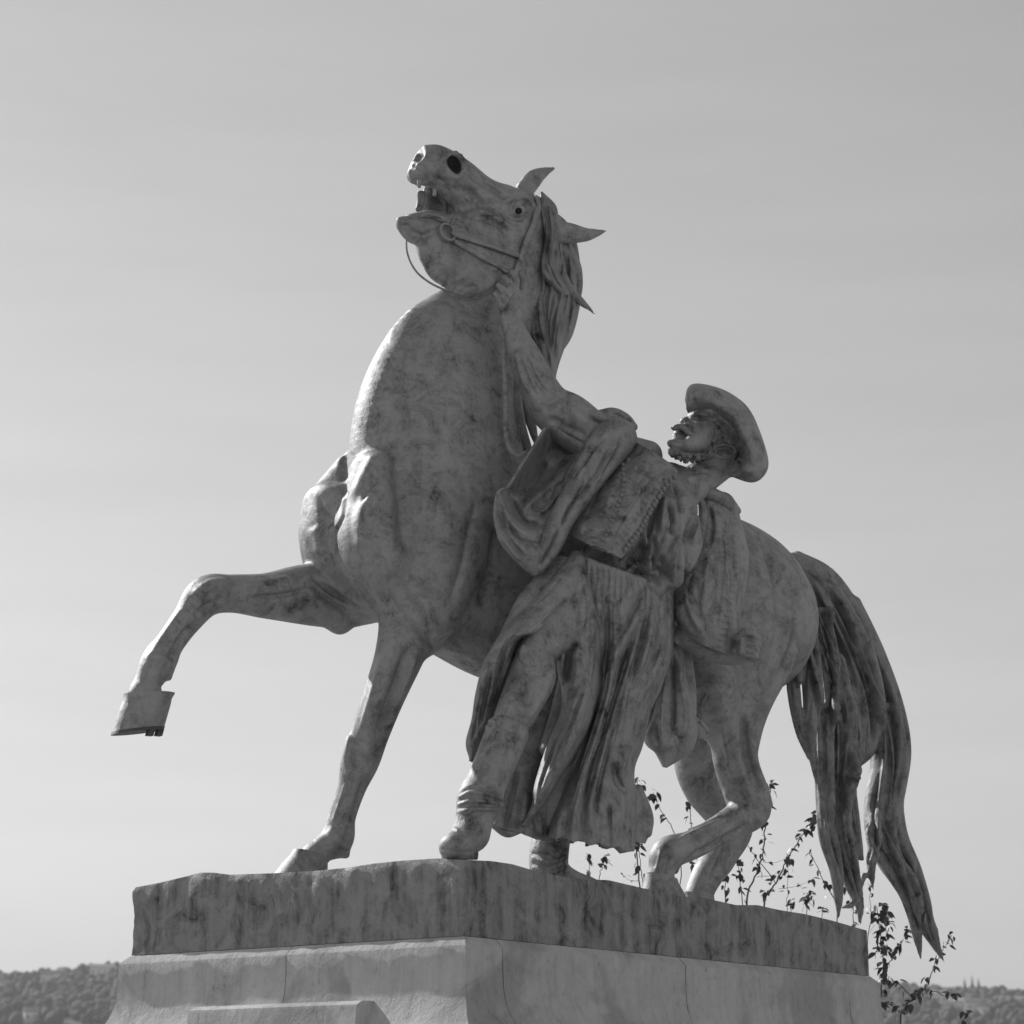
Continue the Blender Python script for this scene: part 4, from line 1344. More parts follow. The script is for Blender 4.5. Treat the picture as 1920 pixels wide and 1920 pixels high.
S([(1337, 843, 2.5), (1344, 836.5, 3), (1358, 834, 3.5), (1372, 836, 3.5), (1377, 846, 4), (1370, 856, 3.5), (1356, 858, 3.5), (1342, 853, 2.5)], k=.004, op='add', lift=.6)
S([(1346, 847, 3), (1356, 848, 4.5), (1368, 846, 4)], k=.003, lift=-.6)
S([(1350, 842, 1.5), (1360, 840, 2), (1370, 843, 1.5)], k=.003, lift=-.2)
S([(1348, 850, 2), (1358, 853, 2.4), (1368, 851, 2)], k=.003, op='add', lift=.1)
S([(1334, 862, 3), (1352, 866, 4), (1372, 862, 3)], k=.010, lift=-.2)
S([(1300, 876, 4), (1325, 884, 6), (1356, 882, 4)], k=.015, op='add', lift=-.3)
hv_, hf_ = HD.mesh()
hv_ = smooth_mesh(hv_, hf_, 2)
sculpt('body', B, M_BRONZE, man, emb=E_B, extra=((hv_, hf_),))

# --- hair, beard and moustache
HR_ = Vol.px(1230, 760, 1400, 900, .45, .92, .0045)
for L in ([(1288, 804, .685, 6), (1276, 801, .68, 6.5), (1269, 802, .675, 5), (1264, 804, .67, 4), (1259, 802, .67, 2)],
          [(1284, 804, .70, 6), (1290, 810, .715, 6), (1296, 815, .73, 5), (1302, 814, .74, 3.5), (1307, 809, .745, 1.5)],
          [(1280, 800, .68, 4), (1271, 799, .67, 4), (1264, 799, .67, 1.5)]):
    HR_.tube(L, k=.006)
for pts in ([(1290, 806, 1.2), (1276, 803, 1.4), (1263, 804, 1)], [(1286, 806, 1.2), (1293, 812, 1.4), (1301, 812, 1)], [(1284, 801, 1.2), (1272, 799, 1.2), (1262, 800, 1)]):
    HR_.stroke(pts, k=.003, lift=.1)
HR_.tube([(1257, 845, .68, 5, 1.3), (1272, 854, .69, 8, 1.2), (1295, 856, .71, 8, 1.1), (1318, 854, .72, 6, 1)], k=.01)
R3 = random.Random(11)
def tuft(path, n, spread, w, vol=None):
    for i in range(n):
        t = R3.random() * (len(path) - 1)
        j = min(int(t), len(path) - 2)
        f_ = t - j
        x = path[j][0] * (1 - f_) + path[j + 1][0] * f_ + R3.uniform(-spread, spread)
        y = path[j][1] * (1 - f_) + path[j + 1][1] * f_ + R3.uniform(-spread, spread)
        p = HD.hit(x, y)
        if vol is not None:
            p_ = vol.hit(x, y)
            if p_ is not None and (p is None or np.linalg.norm(p_ - CAML) < np.linalg.norm(p - CAML)):
                p = p_
        if p is None: continue
        a = R3.uniform(0, 6.28)
        r = w * R3.uniform(.6, 1.1) * .0026
        d = np.array([math.cos(a) * .009, .002, math.sin(a) * .010])
        HR_.tube3([(*(p - d), r * .7), (*(p - nrm(p - CAML) * .010), r), (*(p + d), r * .5)], .004, n=2)
tuft([(1348, 790), (1360, 798), (1372, 808), (1384, 824)], 60, 5, 4.4)
tuft([(1350, 806), (1362, 816), (1376, 828)], 60, 7, 4.2)
tuft([(1384, 828), (1391, 846), (1388, 866)], 44, 5, 4.2)
tuft([(1346, 808), (1343, 822), (1338, 834)], 24, 4, 3.2)
tuft([(1333, 846), (1328, 856), (1316, 857)], 30, 4, 3.4)
tuft([(1318, 857), (1295, 860), (1274, 857), (1258, 848)], 90, 6, 3.4, HR_)
sculpt('hair_and_beard', HR_, M_HAIR, man, it=1)

# --- hat with a rolled brim
HT = Vol.px(1255, 690, 1465, 930, .30, 1.02, .007)
HT.tube([(1350, 806, .64, 50, .9), (1366, 790, .64, 44, .9), (1372, 785, .64, 32, .9)], k=.03)
ring = [(1306, 748, .70, 17), (1304, 752, .60, 18), (1322, 774, .50, 20), (1347, 810, .45, 20), (1376, 850, .50, 20), (1398, 876, .60, 20), (1408, 880, .70, 20)]
HT.tube([(x, y, s_, w, .62) for x, y, s_, w in ring], k=.02, n=8)
HT.tube([(1330, 838, .66, 45, 1.0), (1352, 815, .66, 46, 1.0)], k=.015, op='sub')
G_HT = [([(1296, 768), (1328, 763), (1352, 778), (1374, 802), (1392, 835), (1396, 862)], 3, -.02), ([(1300, 728), (1340, 734), (1380, 756), (1412, 795), (1430, 850)], 7, .012),
        ([(1340, 740), (1380, 765), (1408, 805), (1424, 855)], 10, -.012), ([(1380, 870), (1400, 882), (1425, 884)], 8, .012), ([(1300, 745), (1304, 758), (1310, 768)], 6, -.012)]
brim = drape([(1290, 775), (1297, 772), (1310, 768), (1328, 766), (1349, 778), (1370, 797), (1387, 823), (1395, 852), (1391, 871), (1381, 882), (1366, 889)],
             [(1284, 750), (1289, 728), (1303, 719), (1334, 723), (1368, 736), (1402, 763), (1424, 806), (1441, 864), (1432, 893), (1408, 905), (1366, 892)],
             [.72, .74, .80, .82, .83, .80, .74], [.05, .07, .08, .09, .09, .08, .04], G_HT, 60, 120, th=.014)
sculpt('hat', HT, M_CLOTH, man, extra=(brim,))

# --- trousers: wide pleated linen
RF = random.Random(21)
TR = Vol.px(865, 1015, 1345, 1625, .28, .98, MV)
TR.tube([(1140, 1045, .58, 62, .8), (1165, 1085, .58, 80, .7), (1150, 1130, .58, 84, .6)], k=.04)
TR.tube([(1062, 1400, .58, 26, .5), (1048, 1450, .60, 26, .5), (1034, 1510, .60, 24, .5), (1030, 1545, .60, 22, .5)], k=.02)
TR.tube([(1060, 1240, .50, 40, .5), (1045, 1330, .50, 44, .5), (1060, 1420, .50, 44, .5)], k=.03)
TR.tube([(1185, 1110, .62, 62, .8), (1180, 1200, .62, 66, .7), (1165, 1300, .62, 58, .7), (1135, 1400, .62, 52, .7), (1118, 1480, .62, 56, .6), (1110, 1540, .62, 66, .5)], k=.03)
TR.tube([(1090, 1100, .64, 46, .8), (1092, 1180, .66, 40, .8), (1085, 1260, .66, 36, .7), (1062, 1335, .66, 30, .7), (1036, 1410, .66, 26, .6)], k=.02)
# raised cloth behind the bare knee and behind the boot
TR.tube([(1060, 1085, .64, 44, .9), (1010, 1140, .64, 44, .7), (965, 1205, .62, 32, .5), (935, 1280, .60, 28, .4), (915, 1350, .58, 22, .4)], k=.03)
TR.tube([(1010, 1330, .52, 50, .4), (985, 1430, .52, 52, .35), (965, 1500, .52, 44, .35), (952, 1545, .54, 32, .35)], k=.02)
TR.tube([(925, 1545, .58, 8, 1), (950, 1560, .6, 10, 1), (975, 1554, .62, 9, 1)], k=.012)
TR.tube([(1006, 1222, .84, 37, 1.2), (1004, 1268, .86, 46, 1.1), (978, 1330, .88, 42, 1.1), (940, 1400, .9, 44, 1.1), (905, 1480, .9, 44, 1.1)], k=.012, op='sub')
TR.tube([(1000, 1310, .80, 34, 1.3), (985, 1390, .80, 30, 1.3), (975, 1450, .80, 22, 1.3), (972, 1490, .80, 12, 1.3)], k=.012, op='sub')
TR.tube([(1196, 1480, .56, 10, 1), (1208, 1530, .56, 17, .7), (1208, 1562, .56, 15, .7)], k=.012)
TR.tube([(1090, 1585, .62, 70, .6), (1130, 1590, .62, 50, .6)], k=.02, op='sub')
# the folds as they run in the cloth
G_MAIN = [([(1137, 1085), (1139, 1150), (1137, 1225), (1132, 1290), (1104, 1370), (1083, 1425), (1060, 1470), (1044, 1520)], 8, -.045),
          ([(1214, 1092), (1190, 1140), (1167, 1187), (1143, 1226)], 8, -.045),
          ([(1210, 1140), (1172, 1235), (1152, 1306), (1130, 1370), (1107, 1445), (1096, 1510), (1094, 1575)], 8, -.055),
          ([(1222, 1118), (1198, 1215), (1172, 1285), (1150, 1361), (1133, 1430), (1118, 1500), (1114, 1580)], 7, -.045),
          ([(1242, 1110), (1237, 1190), (1226, 1240), (1200, 1275)], 6, -.04),
          ([(1252, 1120), (1252, 1200), (1242, 1260)], 5, -.03),
          ([(1150, 1425), (1156, 1465), (1182, 1492)], 7, -.035),
          ([(1180, 1495), (1178, 1545), (1174, 1600)], 6, -.03),
          ([(1142, 1500), (1144, 1550), (1146, 1605)], 5, -.022),
          ([(1150, 1190), (1130, 1250), (1128, 1290)], 6, -.025),
          ([(1175, 1160), (1152, 1232), (1138, 1310), (1115, 1390), (1092, 1460), (1076, 1545)], 9, .035),
          ([(1203, 1170), (1184, 1245), (1162, 1310), (1141, 1385), (1121, 1455), (1105, 1530)], 6, .03),
          ([(1228, 1115), (1222, 1180), (1208, 1235), (1190, 1290)], 7, .03),
          ([(1165, 1400), (1172, 1445), (1168, 1505), (1160, 1580)], 9, .03),
          ([(1190, 1300), (1182, 1360), (1172, 1420)], 14, .025),
          ([(1120, 1070), (1120, 1130), (1116, 1200)], 9, .02)]
G_MAIN = [(a_, w_ * 1.25, h_ * 1.45) for a_, w_, h_ in G_MAIN]
G_MAIN += between([(1085, 1045), (1110, 1300), (1035, 1560)], [(1258, 1108), (1215, 1340), (1186, 1590)], 12, 4, -.007, RF, 4)
for i in range(17):
    x0, y0 = 1088 + i * 10.6, 1046 + i * 3.8
    G_MAIN.append(([(x0, y0 - 4), (x0 - 2 + i * .6, y0 + 22), (x0 - 6 + i * .8, y0 + 46 + (i * 37 % 26))], 2.6, -.014))
for i in range(10):
    x0 = 1040 + i * 17 + RF.uniform(-4, 4)
    G_MAIN.append(([(x0 + 8, 1500 + RF.uniform(-20, 20)), (x0 + 3, 1560), (x0, 1610), (x0, 1660)], RF.uniform(5, 9), -.020 if i % 2 else .018))
main = drape([(1070, 1034), (1082, 1100), (1092, 1180), (1100, 1260), (1098, 1330), (1082, 1400), (1060, 1460), (1044, 1510), (1030, 1545), (1026, 1566)],
             [(1264, 1104), (1266, 1150), (1264, 1190), (1260, 1228), (1241, 1290), (1223, 1330), (1205, 1400), (1190, 1445), (1194, 1510), (1190, 1598)],
             [.64, .64, .63, .61, .60, .60], [.18, .20, .19, .17, .16, .17], G_MAIN, 110, 170, th=.03, hem=200)
G_LEFT = [([(1112, 1080), (1114, 1160), (1112, 1240), (1090, 1330), (1060, 1400), (1032, 1460)], 10, .03),
          ([(1062, 1285), (1064, 1250), (1072, 1218), (1090, 1205)], 6, -.05),
          ([(1080, 1120), (1070, 1170), (1052, 1215)], 6, -.04),
          ([(1095, 1090), (1092, 1150), (1090, 1195)], 5, -.025),
          ([(1088, 1225), (1082, 1262), (1072, 1300)], 9, .03),
          ([(1056, 1215), (1050, 1250), (1053, 1290)], 8, .03),
          ([(1100, 1280), (1075, 1345), (1050, 1400), (1026, 1455)], 5, -.025),
          ([(1068, 1335), (1040, 1395), (1018, 1455), (1006, 1500)], 5, -.022),
          ([(1085, 1360), (1062, 1410), (1036, 1462)], 6, .02)]
G_LEFT = [(a_, w_ * 1.2, h_ * 1.35) for a_, w_, h_ in G_LEFT]
G_LEFT += between([(1050, 1120), (1050, 1290), (1000, 1500)], [(1130, 1100), (1125, 1300), (1040, 1470)], 8, 4, -.010, RF, 4)
leftf = drape([(1062, 1075), (1054, 1130), (1044, 1190), (1044, 1250), (1052, 1292), (1050, 1335), (1030, 1385), (1012, 1435), (999, 1478), (997, 1508), (978, 1546)],
              [(1130, 1075), (1136, 1130), (1138, 1190), (1135, 1245), (1128, 1300), (1108, 1360), (1082, 1410), (1056, 1450), (1032, 1490), (1006, 1524), (986, 1550)],
              [.62, .66, .68, .68, .66, .64], [.16, .17, .17, .15, .12, .05], G_LEFT, 70, 150)
G_FLAP = [([(1058, 1078), (1010, 1130), (965, 1180), (940, 1225), (925, 1270)], 6, -.028), ([(1030, 1120), (985, 1165), (955, 1205), (938, 1255), (928, 1310)], 5, -.03),
          ([(1042, 1100), (995, 1150), (955, 1195), (930, 1245), (915, 1300)], 6, .022), ([(925, 1250), (910, 1310), (898, 1370)], 5, -.03),
          ([(905, 1290), (895, 1340), (884, 1395)], 4, -.02), ([(915, 1240), (902, 1300), (892, 1360)], 5, .02), ([(1066, 1120), (1040, 1150), (1012, 1172)], 7, -.035),
          ([(1072, 1150), (1050, 1170), (1030, 1184)], 6, .025)]
G_FLAP = [(a_, w_ * 1.2, h_ * 1.3) for a_, w_, h_ in G_FLAP]
G_FLAP += between([(1040, 1085), (930, 1200), (878, 1400)], [(1070, 1120), (970, 1210), (905, 1400)], 6, 3, -.008, RF, 3)
flap = drape([(1072, 1034), (1040, 1072), (1000, 1122), (960, 1163), (928, 1203), (905, 1247), (891, 1300), (884, 1348), (873, 1392), (880, 1424)],
             [(1120, 1050), (1105, 1110), (1078, 1160), (1030, 1190), (990, 1192), (970, 1214), (960, 1258), (940, 1310), (915, 1370), (886, 1430)],
             [.64, .66, .68, .66, .62, .60], [.13, .14, .13, .09, .07, .04], G_FLAP, 70, 120)
G_HEM = [([(975, 1430), (960, 1500), (945, 1560)], 6, -.03), ([(1000, 1500), (1005, 1540), (1010, 1575)], 6, -.03), ([(990, 1480), (985, 1530), (975, 1570)], 6, .02)]
hem = drape([(965, 1400), (948, 1450), (932, 1500), (920, 1545)], [(1050, 1440), (1045, 1490), (1042, 1530), (1036, 1580)], [.55, .56, .56, .57], [.05, .06, .07, .07], G_HEM, 50, 60)
inner = drape([(1170, 1460), (1170, 1510), (1170, 1550), (1172, 1574)], [(1200, 1475), (1216, 1512), (1223, 1550), (1210, 1582)], [.55, .55, .55, .55], [.03, .05, .05, .04], [([(1208, 1490), (1206, 1530), (1202, 1580)], 5, -.02)], 30, 40)
sculpt('trousers', TR, M_CLOTH, man, extra=(main, leftf, flap, hem, inner))

# --- shirt: front, collar, wide hanging sleeve
SH = Vol.px(915, 745, 1345, 1130, .28, 1.0, MV)
SH.tube([(1270, 915, .66, 46, .9), (1232, 945, .67, 74, .82), (1205, 1010, .67, 84, .8), (1195, 1050, .67, 78, .8), (1182, 1074, .67, 74, .8)], k=.03)
SH.tube([(1245, 1000, .78, 30, 1), (1255, 1050, .79, 28, 1), (1262, 1085, .78, 20, 1)], k=.03)
SH.tube([(1290, 980, .74, 22, .8), (1290, 1020, .76, 26, .8), (1280, 1060, .76, 20, .8)], k=.02)
SH.tube([(1252, 880, .70, 8, 1.5), (1240, 872, .68, 7, 1.5), (1236, 862, .66, 3, 1.2)], k=.01)
SH.tube([(1215, 860, .60, 34, .8), (1170, 850, .58, 36, .8)], k=.03)
# sleeve roll, its open top and the far edge of the opening
SH.tube([(1150, 818, .62, 46, .9), (1118, 868, .67, 36, .9), (1082, 925, .69, 29, .9), (1052, 975, .69, 24, .9), (1030, 1020, .68, 24, .9), (1008, 1062, .67, 15, 1)], k=.02)
SH.tube([(1090, 744, .64, 26, 2.4), (1130, 757, .66, 24, 2.4), (1170, 768, .66, 26, 2.4), (1215, 782, .64, 26, 2.4)], k=.006, op='sub')
SH.tube([(1120, 806, .56, 38, .9), (1096, 796, .52, 40, .9)], k=.012, op='sub')
SH.tube([(1136, 790, .60, 10, 2.0), (1162, 798, .60, 11, 2.0)], k=.006, op='sub')
SH.tube([(1108, 776, .62, 6, 1), (1124, 782, .66, 7, 1), (1146, 786, .68, 6, 1), (1170, 794, .67, 7, 1), (1190, 802, .64, 6, 1)], k=.010)
SH.tube([(1190, 800, .58, 6, 1), (1174, 782, .52, 7, 1), (1150, 771, .49, 7, 1), (1124, 774, .50, 6, 1)], k=.012)
SH.tube([(1180, 806, .54, 10, .6), (1152, 792, .50, 16, .5), (1126, 792, .50, 12, .6)], k=.012)
E_SH = []
for pts in ([(1150, 830), (1122, 885), (1085, 940)], [(1140, 815), (1108, 852), (1090, 885)], [(1050, 985), (1034, 1025), (1010, 1060)], [(1170, 815), (1150, 855), (1125, 900)],
            [(1235, 940), (1220, 990), (1212, 1035)], [(1252, 935), (1264, 970), (1258, 1005)], [(1225, 995), (1234, 1040), (1222, 1085)],
            [(1268, 1000), (1276, 1040), (1270, 1080)], [(1200, 1005), (1206, 1050), (1188, 1085)], [(1240, 1035), (1248, 1070), (1238, 1105)], [(1302, 945), (1296, 990), (1282, 1025)],
            [(1262, 900), (1275, 930), (1280, 965)], [(1185, 1020), (1196, 1055), (1215, 1085)], [(1165, 1050), (1200, 1068), (1235, 1085)], [(1215, 1030), (1240, 1060), (1255, 1095)], [(1180, 1035), (1175, 1060), (1160, 1075)], [(1100, 905), (1070, 950), (1052, 990)]):
    E_SH.append((pts, 5, -.042))
for pts in ([(1145, 800), (1112, 858), (1075, 915)], [(1246, 925), (1242, 960), (1238, 1005)], [(1212, 995), (1216, 1040), (1206, 1080)], [(1262, 1005), (1265, 1050), (1256, 1095)],
            [(1300, 955), (1304, 990), (1290, 1025)], [(1160, 820), (1135, 870), (1105, 915)]):
    E_SH.append((pts, 6, .03))
E_SH += [([(1150, 1045), (1190, 1040), (1225, 1050)], 6, -.035), ([(1160, 1062), (1200, 1060), (1240, 1075)], 6, .03), ([(1170, 1078), (1205, 1076), (1245, 1095)], 5, -.035),
         ([(1205, 1010), (1190, 1040), (1170, 1070)], 7, -.03), ([(1225, 1015), (1212, 1050), (1195, 1085)], 6, .028), ([(1190, 1015), (1178, 1035), (1165, 1055)], 6, .022)]
E_SH += between([(1150, 1040), (1165, 1065), (1180, 1090)], [(1235, 1020), (1245, 1060), (1250, 1100)], 7, 4, -.018, RF, 4)
E_SH += between([(1210, 930), (1195, 1000), (1180, 1080)], [(1310, 940), (1300, 1010), (1265, 1090)], 9, 3, -.010, RF, 4)
# hanging bag of the sleeve: hollow, with a heavy fold round its lower edge
bag = drape([(1024, 803), (1005, 834), (980, 872), (955, 912), (936, 924), (930, 952), (929, 988), (939, 1021), (968, 1054), (998, 1080)],
            [(1100, 800), (1092, 832), (1076, 866), (1062, 892), (1054, 920), (1046, 948), (1036, 975), (1030, 1005), (1024, 1040), (1010, 1078)],
            [.54, .57, .60, .61, .62, .63, .66, .67, .66], [-.10, -.15, -.17, -.14, -.07, .0, .04, .05, .03],
            [([(1022, 806), (990, 858), (955, 912), (942, 930), (950, 958), (965, 985), (990, 996), (1020, 990)], 8, .05),
             ([(958, 930), (972, 962), (990, 982), (1015, 980)], 8, -.07), ([(1068, 868), (1030, 910), (975, 960)], 9, .05), ([(1050, 900), (1040, 935), (1020, 968)], 7, .04),
             ([(1030, 860), (1000, 905), (972, 940)], 9, -.05), ([(1052, 930), (1030, 955), (1010, 972)], 5, -.04),
             ([(938, 960), (955, 1010), (990, 1050)], 6, -.03), ([(950, 975), (975, 1012), (1012, 1020)], 5, -.04), ([(935, 985), (958, 1030), (992, 1066)], 6, .025), ([(1000, 1030), (1015, 1015), (1022, 1000)], 5, -.03)],
            80, 120, edge=.6)
sculpt('shirt', SH, M_CLOTH, man, emb=E_SH, extra=(bag,))

# --- waistcoat with buttons
E_WC = [([(1108, 955), (1140, 968), (1178, 975)], 7, -.02), ([(1120, 925), (1150, 932), (1190, 930)], 7, .018), ([(1095, 985), (1125, 992), (1150, 985)], 6, .018), ([(1200, 925), (1188, 950), (1170, 975)], 8, .016), ([(1218, 935), (1200, 962), (1180, 990)], 5, -.016), ([(1100, 1000), (1105, 1014), (1108, 1026)], 16, .016), ([(1140, 1010), (1142, 1025), (1144, 1036)], 12, -.012), ([(1180, 850), (1160, 890), (1140, 930)], 7, .014), ([(1225, 870), (1205, 895), (1192, 915)], 6, -.016), ([(1280, 886), (1240, 942), (1203, 996), (1167, 1040)], 2.6, .012), ([(1166, 1041), (1110, 1018), (1062, 999)], 3, .014),
        ([(1240, 878), (1205, 920), (1175, 965), (1140, 1026)], 2.4, -.014), ([(1105, 935), (1130, 944), (1150, 950)], 2.5, -.014),
        ([(1135, 890), (1115, 940), (1085, 990)], 8, -.03), ([(1150, 1000), (1120, 1006), (1088, 996)], 7, -.022), ([(1198, 868), (1190, 900), (1184, 935)], 8, -.022),
        ([(1172, 866), (1205, 860), (1240, 876)], 6, .016), ([(1105, 950), (1092, 985), (1086, 1004)], 8, .022), ([(1248, 884), (1228, 908), (1208, 930)], 5, .016),
        ([(1150, 905), (1142, 935), (1128, 965)], 9, .016), ([(1210, 900), (1190, 935), (1165, 975)], 6, .012), ([(1122, 960), (1135, 985), (1150, 1010)], 6, -.012)]
for i in range(16):
    t = i / 15
    x, y = 1250 - 98 * t, 886 + 142 * t
    E_WC.append(([(x - 6, y - 4), (x, y), (x + 6, y + 4)], 1.8, .012))
wv, wf = drape([(1192, 828), (1162, 858), (1130, 890), (1104, 920), (1082, 952), (1066, 978), (1064, 1000)],
               [(1230, 850), (1270, 882), (1250, 908), (1226, 946), (1204, 986), (1186, 1020), (1166, 1047)],
               [.62, .60, .60, .61, .62], [.20, .26, .27, .27, .27], E_WC, 90, 110, th=.02, hem=150, prof=lambda u: np.sin(np.clip(u * 1.12, 0, 1.12) * PI / 2) ** .8)
waist = link(bpy.data.objects.new('waistcoat', quads_to_mesh('waistcoat', wv, wf, M_CLOTH)), man)
wx, wy = to_px(wv[:90 * 110])
bm_ = bmesh.new(); bmesh.ops.create_uvsphere(bm_, u_segments=10, v_segments=6, radius=.0135)
for f in bm_.faces: f.smooth = True
bt_me = bpy.data.meshes.new('button'); bm_.to_mesh(bt_me); bm_.free(); bt_me.materials.append(M_BRONZE)
def buttons(pts, n, sc=1.0):
    C = catmull(pts, 20)
    d = np.concatenate([[0], np.cumsum(np.hypot(*np.diff(C, axis=0).T))])
    for i in range(n):
        t = d[-1] * i / (n - 1)
        x, y = np.interp(t, d, C[:, 0]), np.interp(t, d, C[:, 1])
        p = wv[np.argmin((wx - x) ** 2 + (wy - y) ** 2)]
        o = link(bpy.data.objects.new('button', bt_me), waist)
        o.location = p - nrm(p - CAML) * .004
        o.scale = (sc, sc, sc)
buttons([(1268, 900), (1240, 940), (1208, 985), (1172, 1030)], 19)
buttons([(1166, 862), (1169, 890), (1168, 920), (1155, 955), (1142, 990), (1130, 1012)], 17, .85)
buttons([(1158, 868), (1178, 864)], 2, .9)
buttons([(1108, 936), (1142, 949)], 2, 1.1)

# --- jacket thrown back over the left arm
JK = Vol.px(1195, 895, 1425, 1455, .30, .98, MV)
JK.tube([(1348, 945, .60, 30, .8), (1352, 1000, .60, 38, .7), (1345, 1080, .60, 46, .7), (1330, 1140, .61, 50, .6), (1322, 1170, .62, 36, .6)], k=.03)
JK.tube([(1308, 922, .66, 8, 1), (1335, 926, .70, 12, 1), (1362, 943, .68, 13, 1), (1382, 958, .62, 8, 1)], k=.02)
JK.tube([(1312, 930, .68, 6, 1), (1318, 960, .70, 8, 1), (1312, 1010, .70, 8, 1), (1300, 1060, .68, 8, 1)], k=.015)
JK.tube([(1270, 1190, .50, 16, .7), (1284, 1260, .50, 18, .7), (1286, 1330, .52, 20, .7), (1272, 1385, .52, 26, .5)], k=.02)
JK.tube([(1235, 1270, .50, 20, .6), (1232, 1340, .50, 24, .6), (1242, 1390, .50, 22, .5)], k=.02)
E_J = [([(1352, 985), (1359, 1040), (1354, 1100), (1346, 1160), (1340, 1200)], 3, -.016), ([(1400, 1000), (1402, 1060), (1394, 1120), (1384, 1170), (1373, 1224)], 2.5, .012),
       ([(1330, 945), (1337, 985), (1330, 1030)], 5, -.03), ([(1310, 1050), (1335, 1048), (1354, 1045)], 2.6, -.012), ([(1322, 1080), (1310, 1125), (1316, 1170)], 8, -.03),
       ([(1344, 1100), (1334, 1150), (1336, 1195)], 7, -.025), ([(1285, 1100), (1296, 1150), (1318, 1190)], 7, .03), ([(1300, 1070), (1290, 1110), (1300, 1150)], 6, -.03),
       ([(1365, 960), (1372, 985), (1370, 1015)], 4, -.016), ([(1330, 1030), (1326, 1070), (1316, 1110)], 8, .02)]
for i in range(21):
    t = i / 20
    x = np.interp(t, [0, .3, .6, 1], [1384, 1384, 1374, 1352]); y = 985 + 226 * t
    E_J.append(([(x - 9, y - 1), (x, y), (x + 9, y + 1)], 1.9, .012))
jk = drape([(1312, 915), (1308, 960), (1302, 1010), (1292, 1050), (1276, 1090), (1262, 1120), (1262, 1150), (1276, 1180), (1300, 1204)],
           [(1384, 954), (1393, 990), (1402, 1025), (1404, 1060), (1400, 1095), (1394, 1125), (1387, 1162), (1380, 1200), (1373, 1230)],
           [.58, .58, .60, .62, .64, .65], [.12, .13, .13, .13, .12, .08], E_J, 90, 150)
tail_c = drape([(1262, 1180), (1254, 1220), (1240, 1270), (1230, 1310), (1220, 1350), (1208, 1385), (1214, 1400), (1228, 1412), (1242, 1438)],
               [(1276, 1185), (1284, 1225), (1288, 1270), (1298, 1310), (1306, 1345), (1309, 1372), (1304, 1395), (1292, 1414), (1250, 1440)],
               [.50, .52, .52, .52, .52], [.04, .07, .10, .10, .05],
               [([(1262, 1215), (1262, 1280), (1262, 1340), (1256, 1390)], 8, -.06), ([(1275, 1220), (1282, 1290), (1290, 1350), (1275, 1405)], 8, .035), ([(1248, 1270), (1240, 1330), (1240, 1390)], 7, .03),
                ([(1292, 1340), (1284, 1380), (1262, 1415)], 5, -.02), ([(1230, 1345), (1232, 1385), (1244, 1420)], 5, -.02)], 60, 90)
wing = drape([(1296, 1335), (1300, 1360), (1304, 1390)], [(1308, 1345), (1330, 1362), (1346, 1376)], [.48, .48, .48], [.02, .02, .02], [([(1305, 1350), (1322, 1370), (1330, 1380)], 4, -.015)], 26, 26)
sculpt('jacket', JK, M_CLOTH, man, extra=(jk, tail_c, wing))

# --- boots
def boot(name, vol, extra):
    extra(vol)
    return sculpt(name, vol, M_CLOTH, man)
B1 = Vol.px(805, 1335, 1010, 1635, .55, 1.02, .006)
B1.tube([(951, 1374, .79, 41, .95), (932, 1420, .80, 39, .95), (912, 1468, .81, 38, .95), (900, 1498, .815, 43, .95), (892, 1528, .82, 37, .95), (884, 1556, .82, 35, 1)], k=.02)
B1.tube([(884, 1566, .82, 33, 1), (866, 1580, .84, 30, 1), (850, 1588, .86, 26, 1.1)], k=.02)
B1.tube([(860, 1602, .84, 40, .8), (868, 1604, .83, 36, .8)], k=.006)
B1.cut((800, 1612), (1000, 1612.5))
B1.tube([(962, 1352, .78, 38, 1.05), (950, 1370, .785, 33, 1.0)], k=.008, op='sub')
S = B1.stroke
for i in range(6):
    y = 1480 + i * 7
    S([(862 - i, y + 8, 2), (880, y - 2 + i, 3), (910, y + 2, 3), (942, y + 14 - i * 2, 2)], k=.008, op='add' if i % 2 else 'sub', lift=.1)
S([(911, 1362, 2.5), (930, 1368, 3), (960, 1378, 3), (990, 1392, 2.5)], k=.006, op='add', lift=.1)
S([(938, 1375, 1.5), (918, 1430, 2), (896, 1482, 1.5)], k=.006)
S([(820, 1590, 2), (850, 1596, 2), (895, 1597, 2)], k=.006)
S([(848, 1552, 2), (870, 1560, 2.5), (905, 1558, 2)], k=.008, op='add', lift=0)
S([(912, 1355, 3), (922, 1350, 3), (928, 1362, 3.5), (926, 1370, 4)], k=.004, op='add', lift=.3)
sculpt('boot', B1, M_CLOTH, man)
B2 = Vol.px(980, 1535, 1150, 1700, .28, .70, .006)
B2.tube([(1038, 1555, .46, 34, 1), (1030, 1595, .46, 37, 1), (1030, 1628, .46, 36, 1), (1045, 1648, .46, 30, 1)], k=.02)
B2.tube([(1040, 1645, .46, 32, 1), (1075, 1654, .46, 22, 1), (1105, 1660, .46, 16, 1), (1122, 1662, .46, 10, 1)], k=.02)
B2.tube([(1102, 1650, .46, 4, 1), (1102, 1636, .46, 4, 1)], k=.008)
for i in range(4):
    S_ = B2.stroke([(998, 1600 + i * 9, 2), (1030, 1606 + i * 10, 3), (1062, 1598 + i * 9, 2)], k=.008, op='add' if i % 2 else 'sub', lift=.1)
sculpt('boot', B2, M_CLOTH, man)
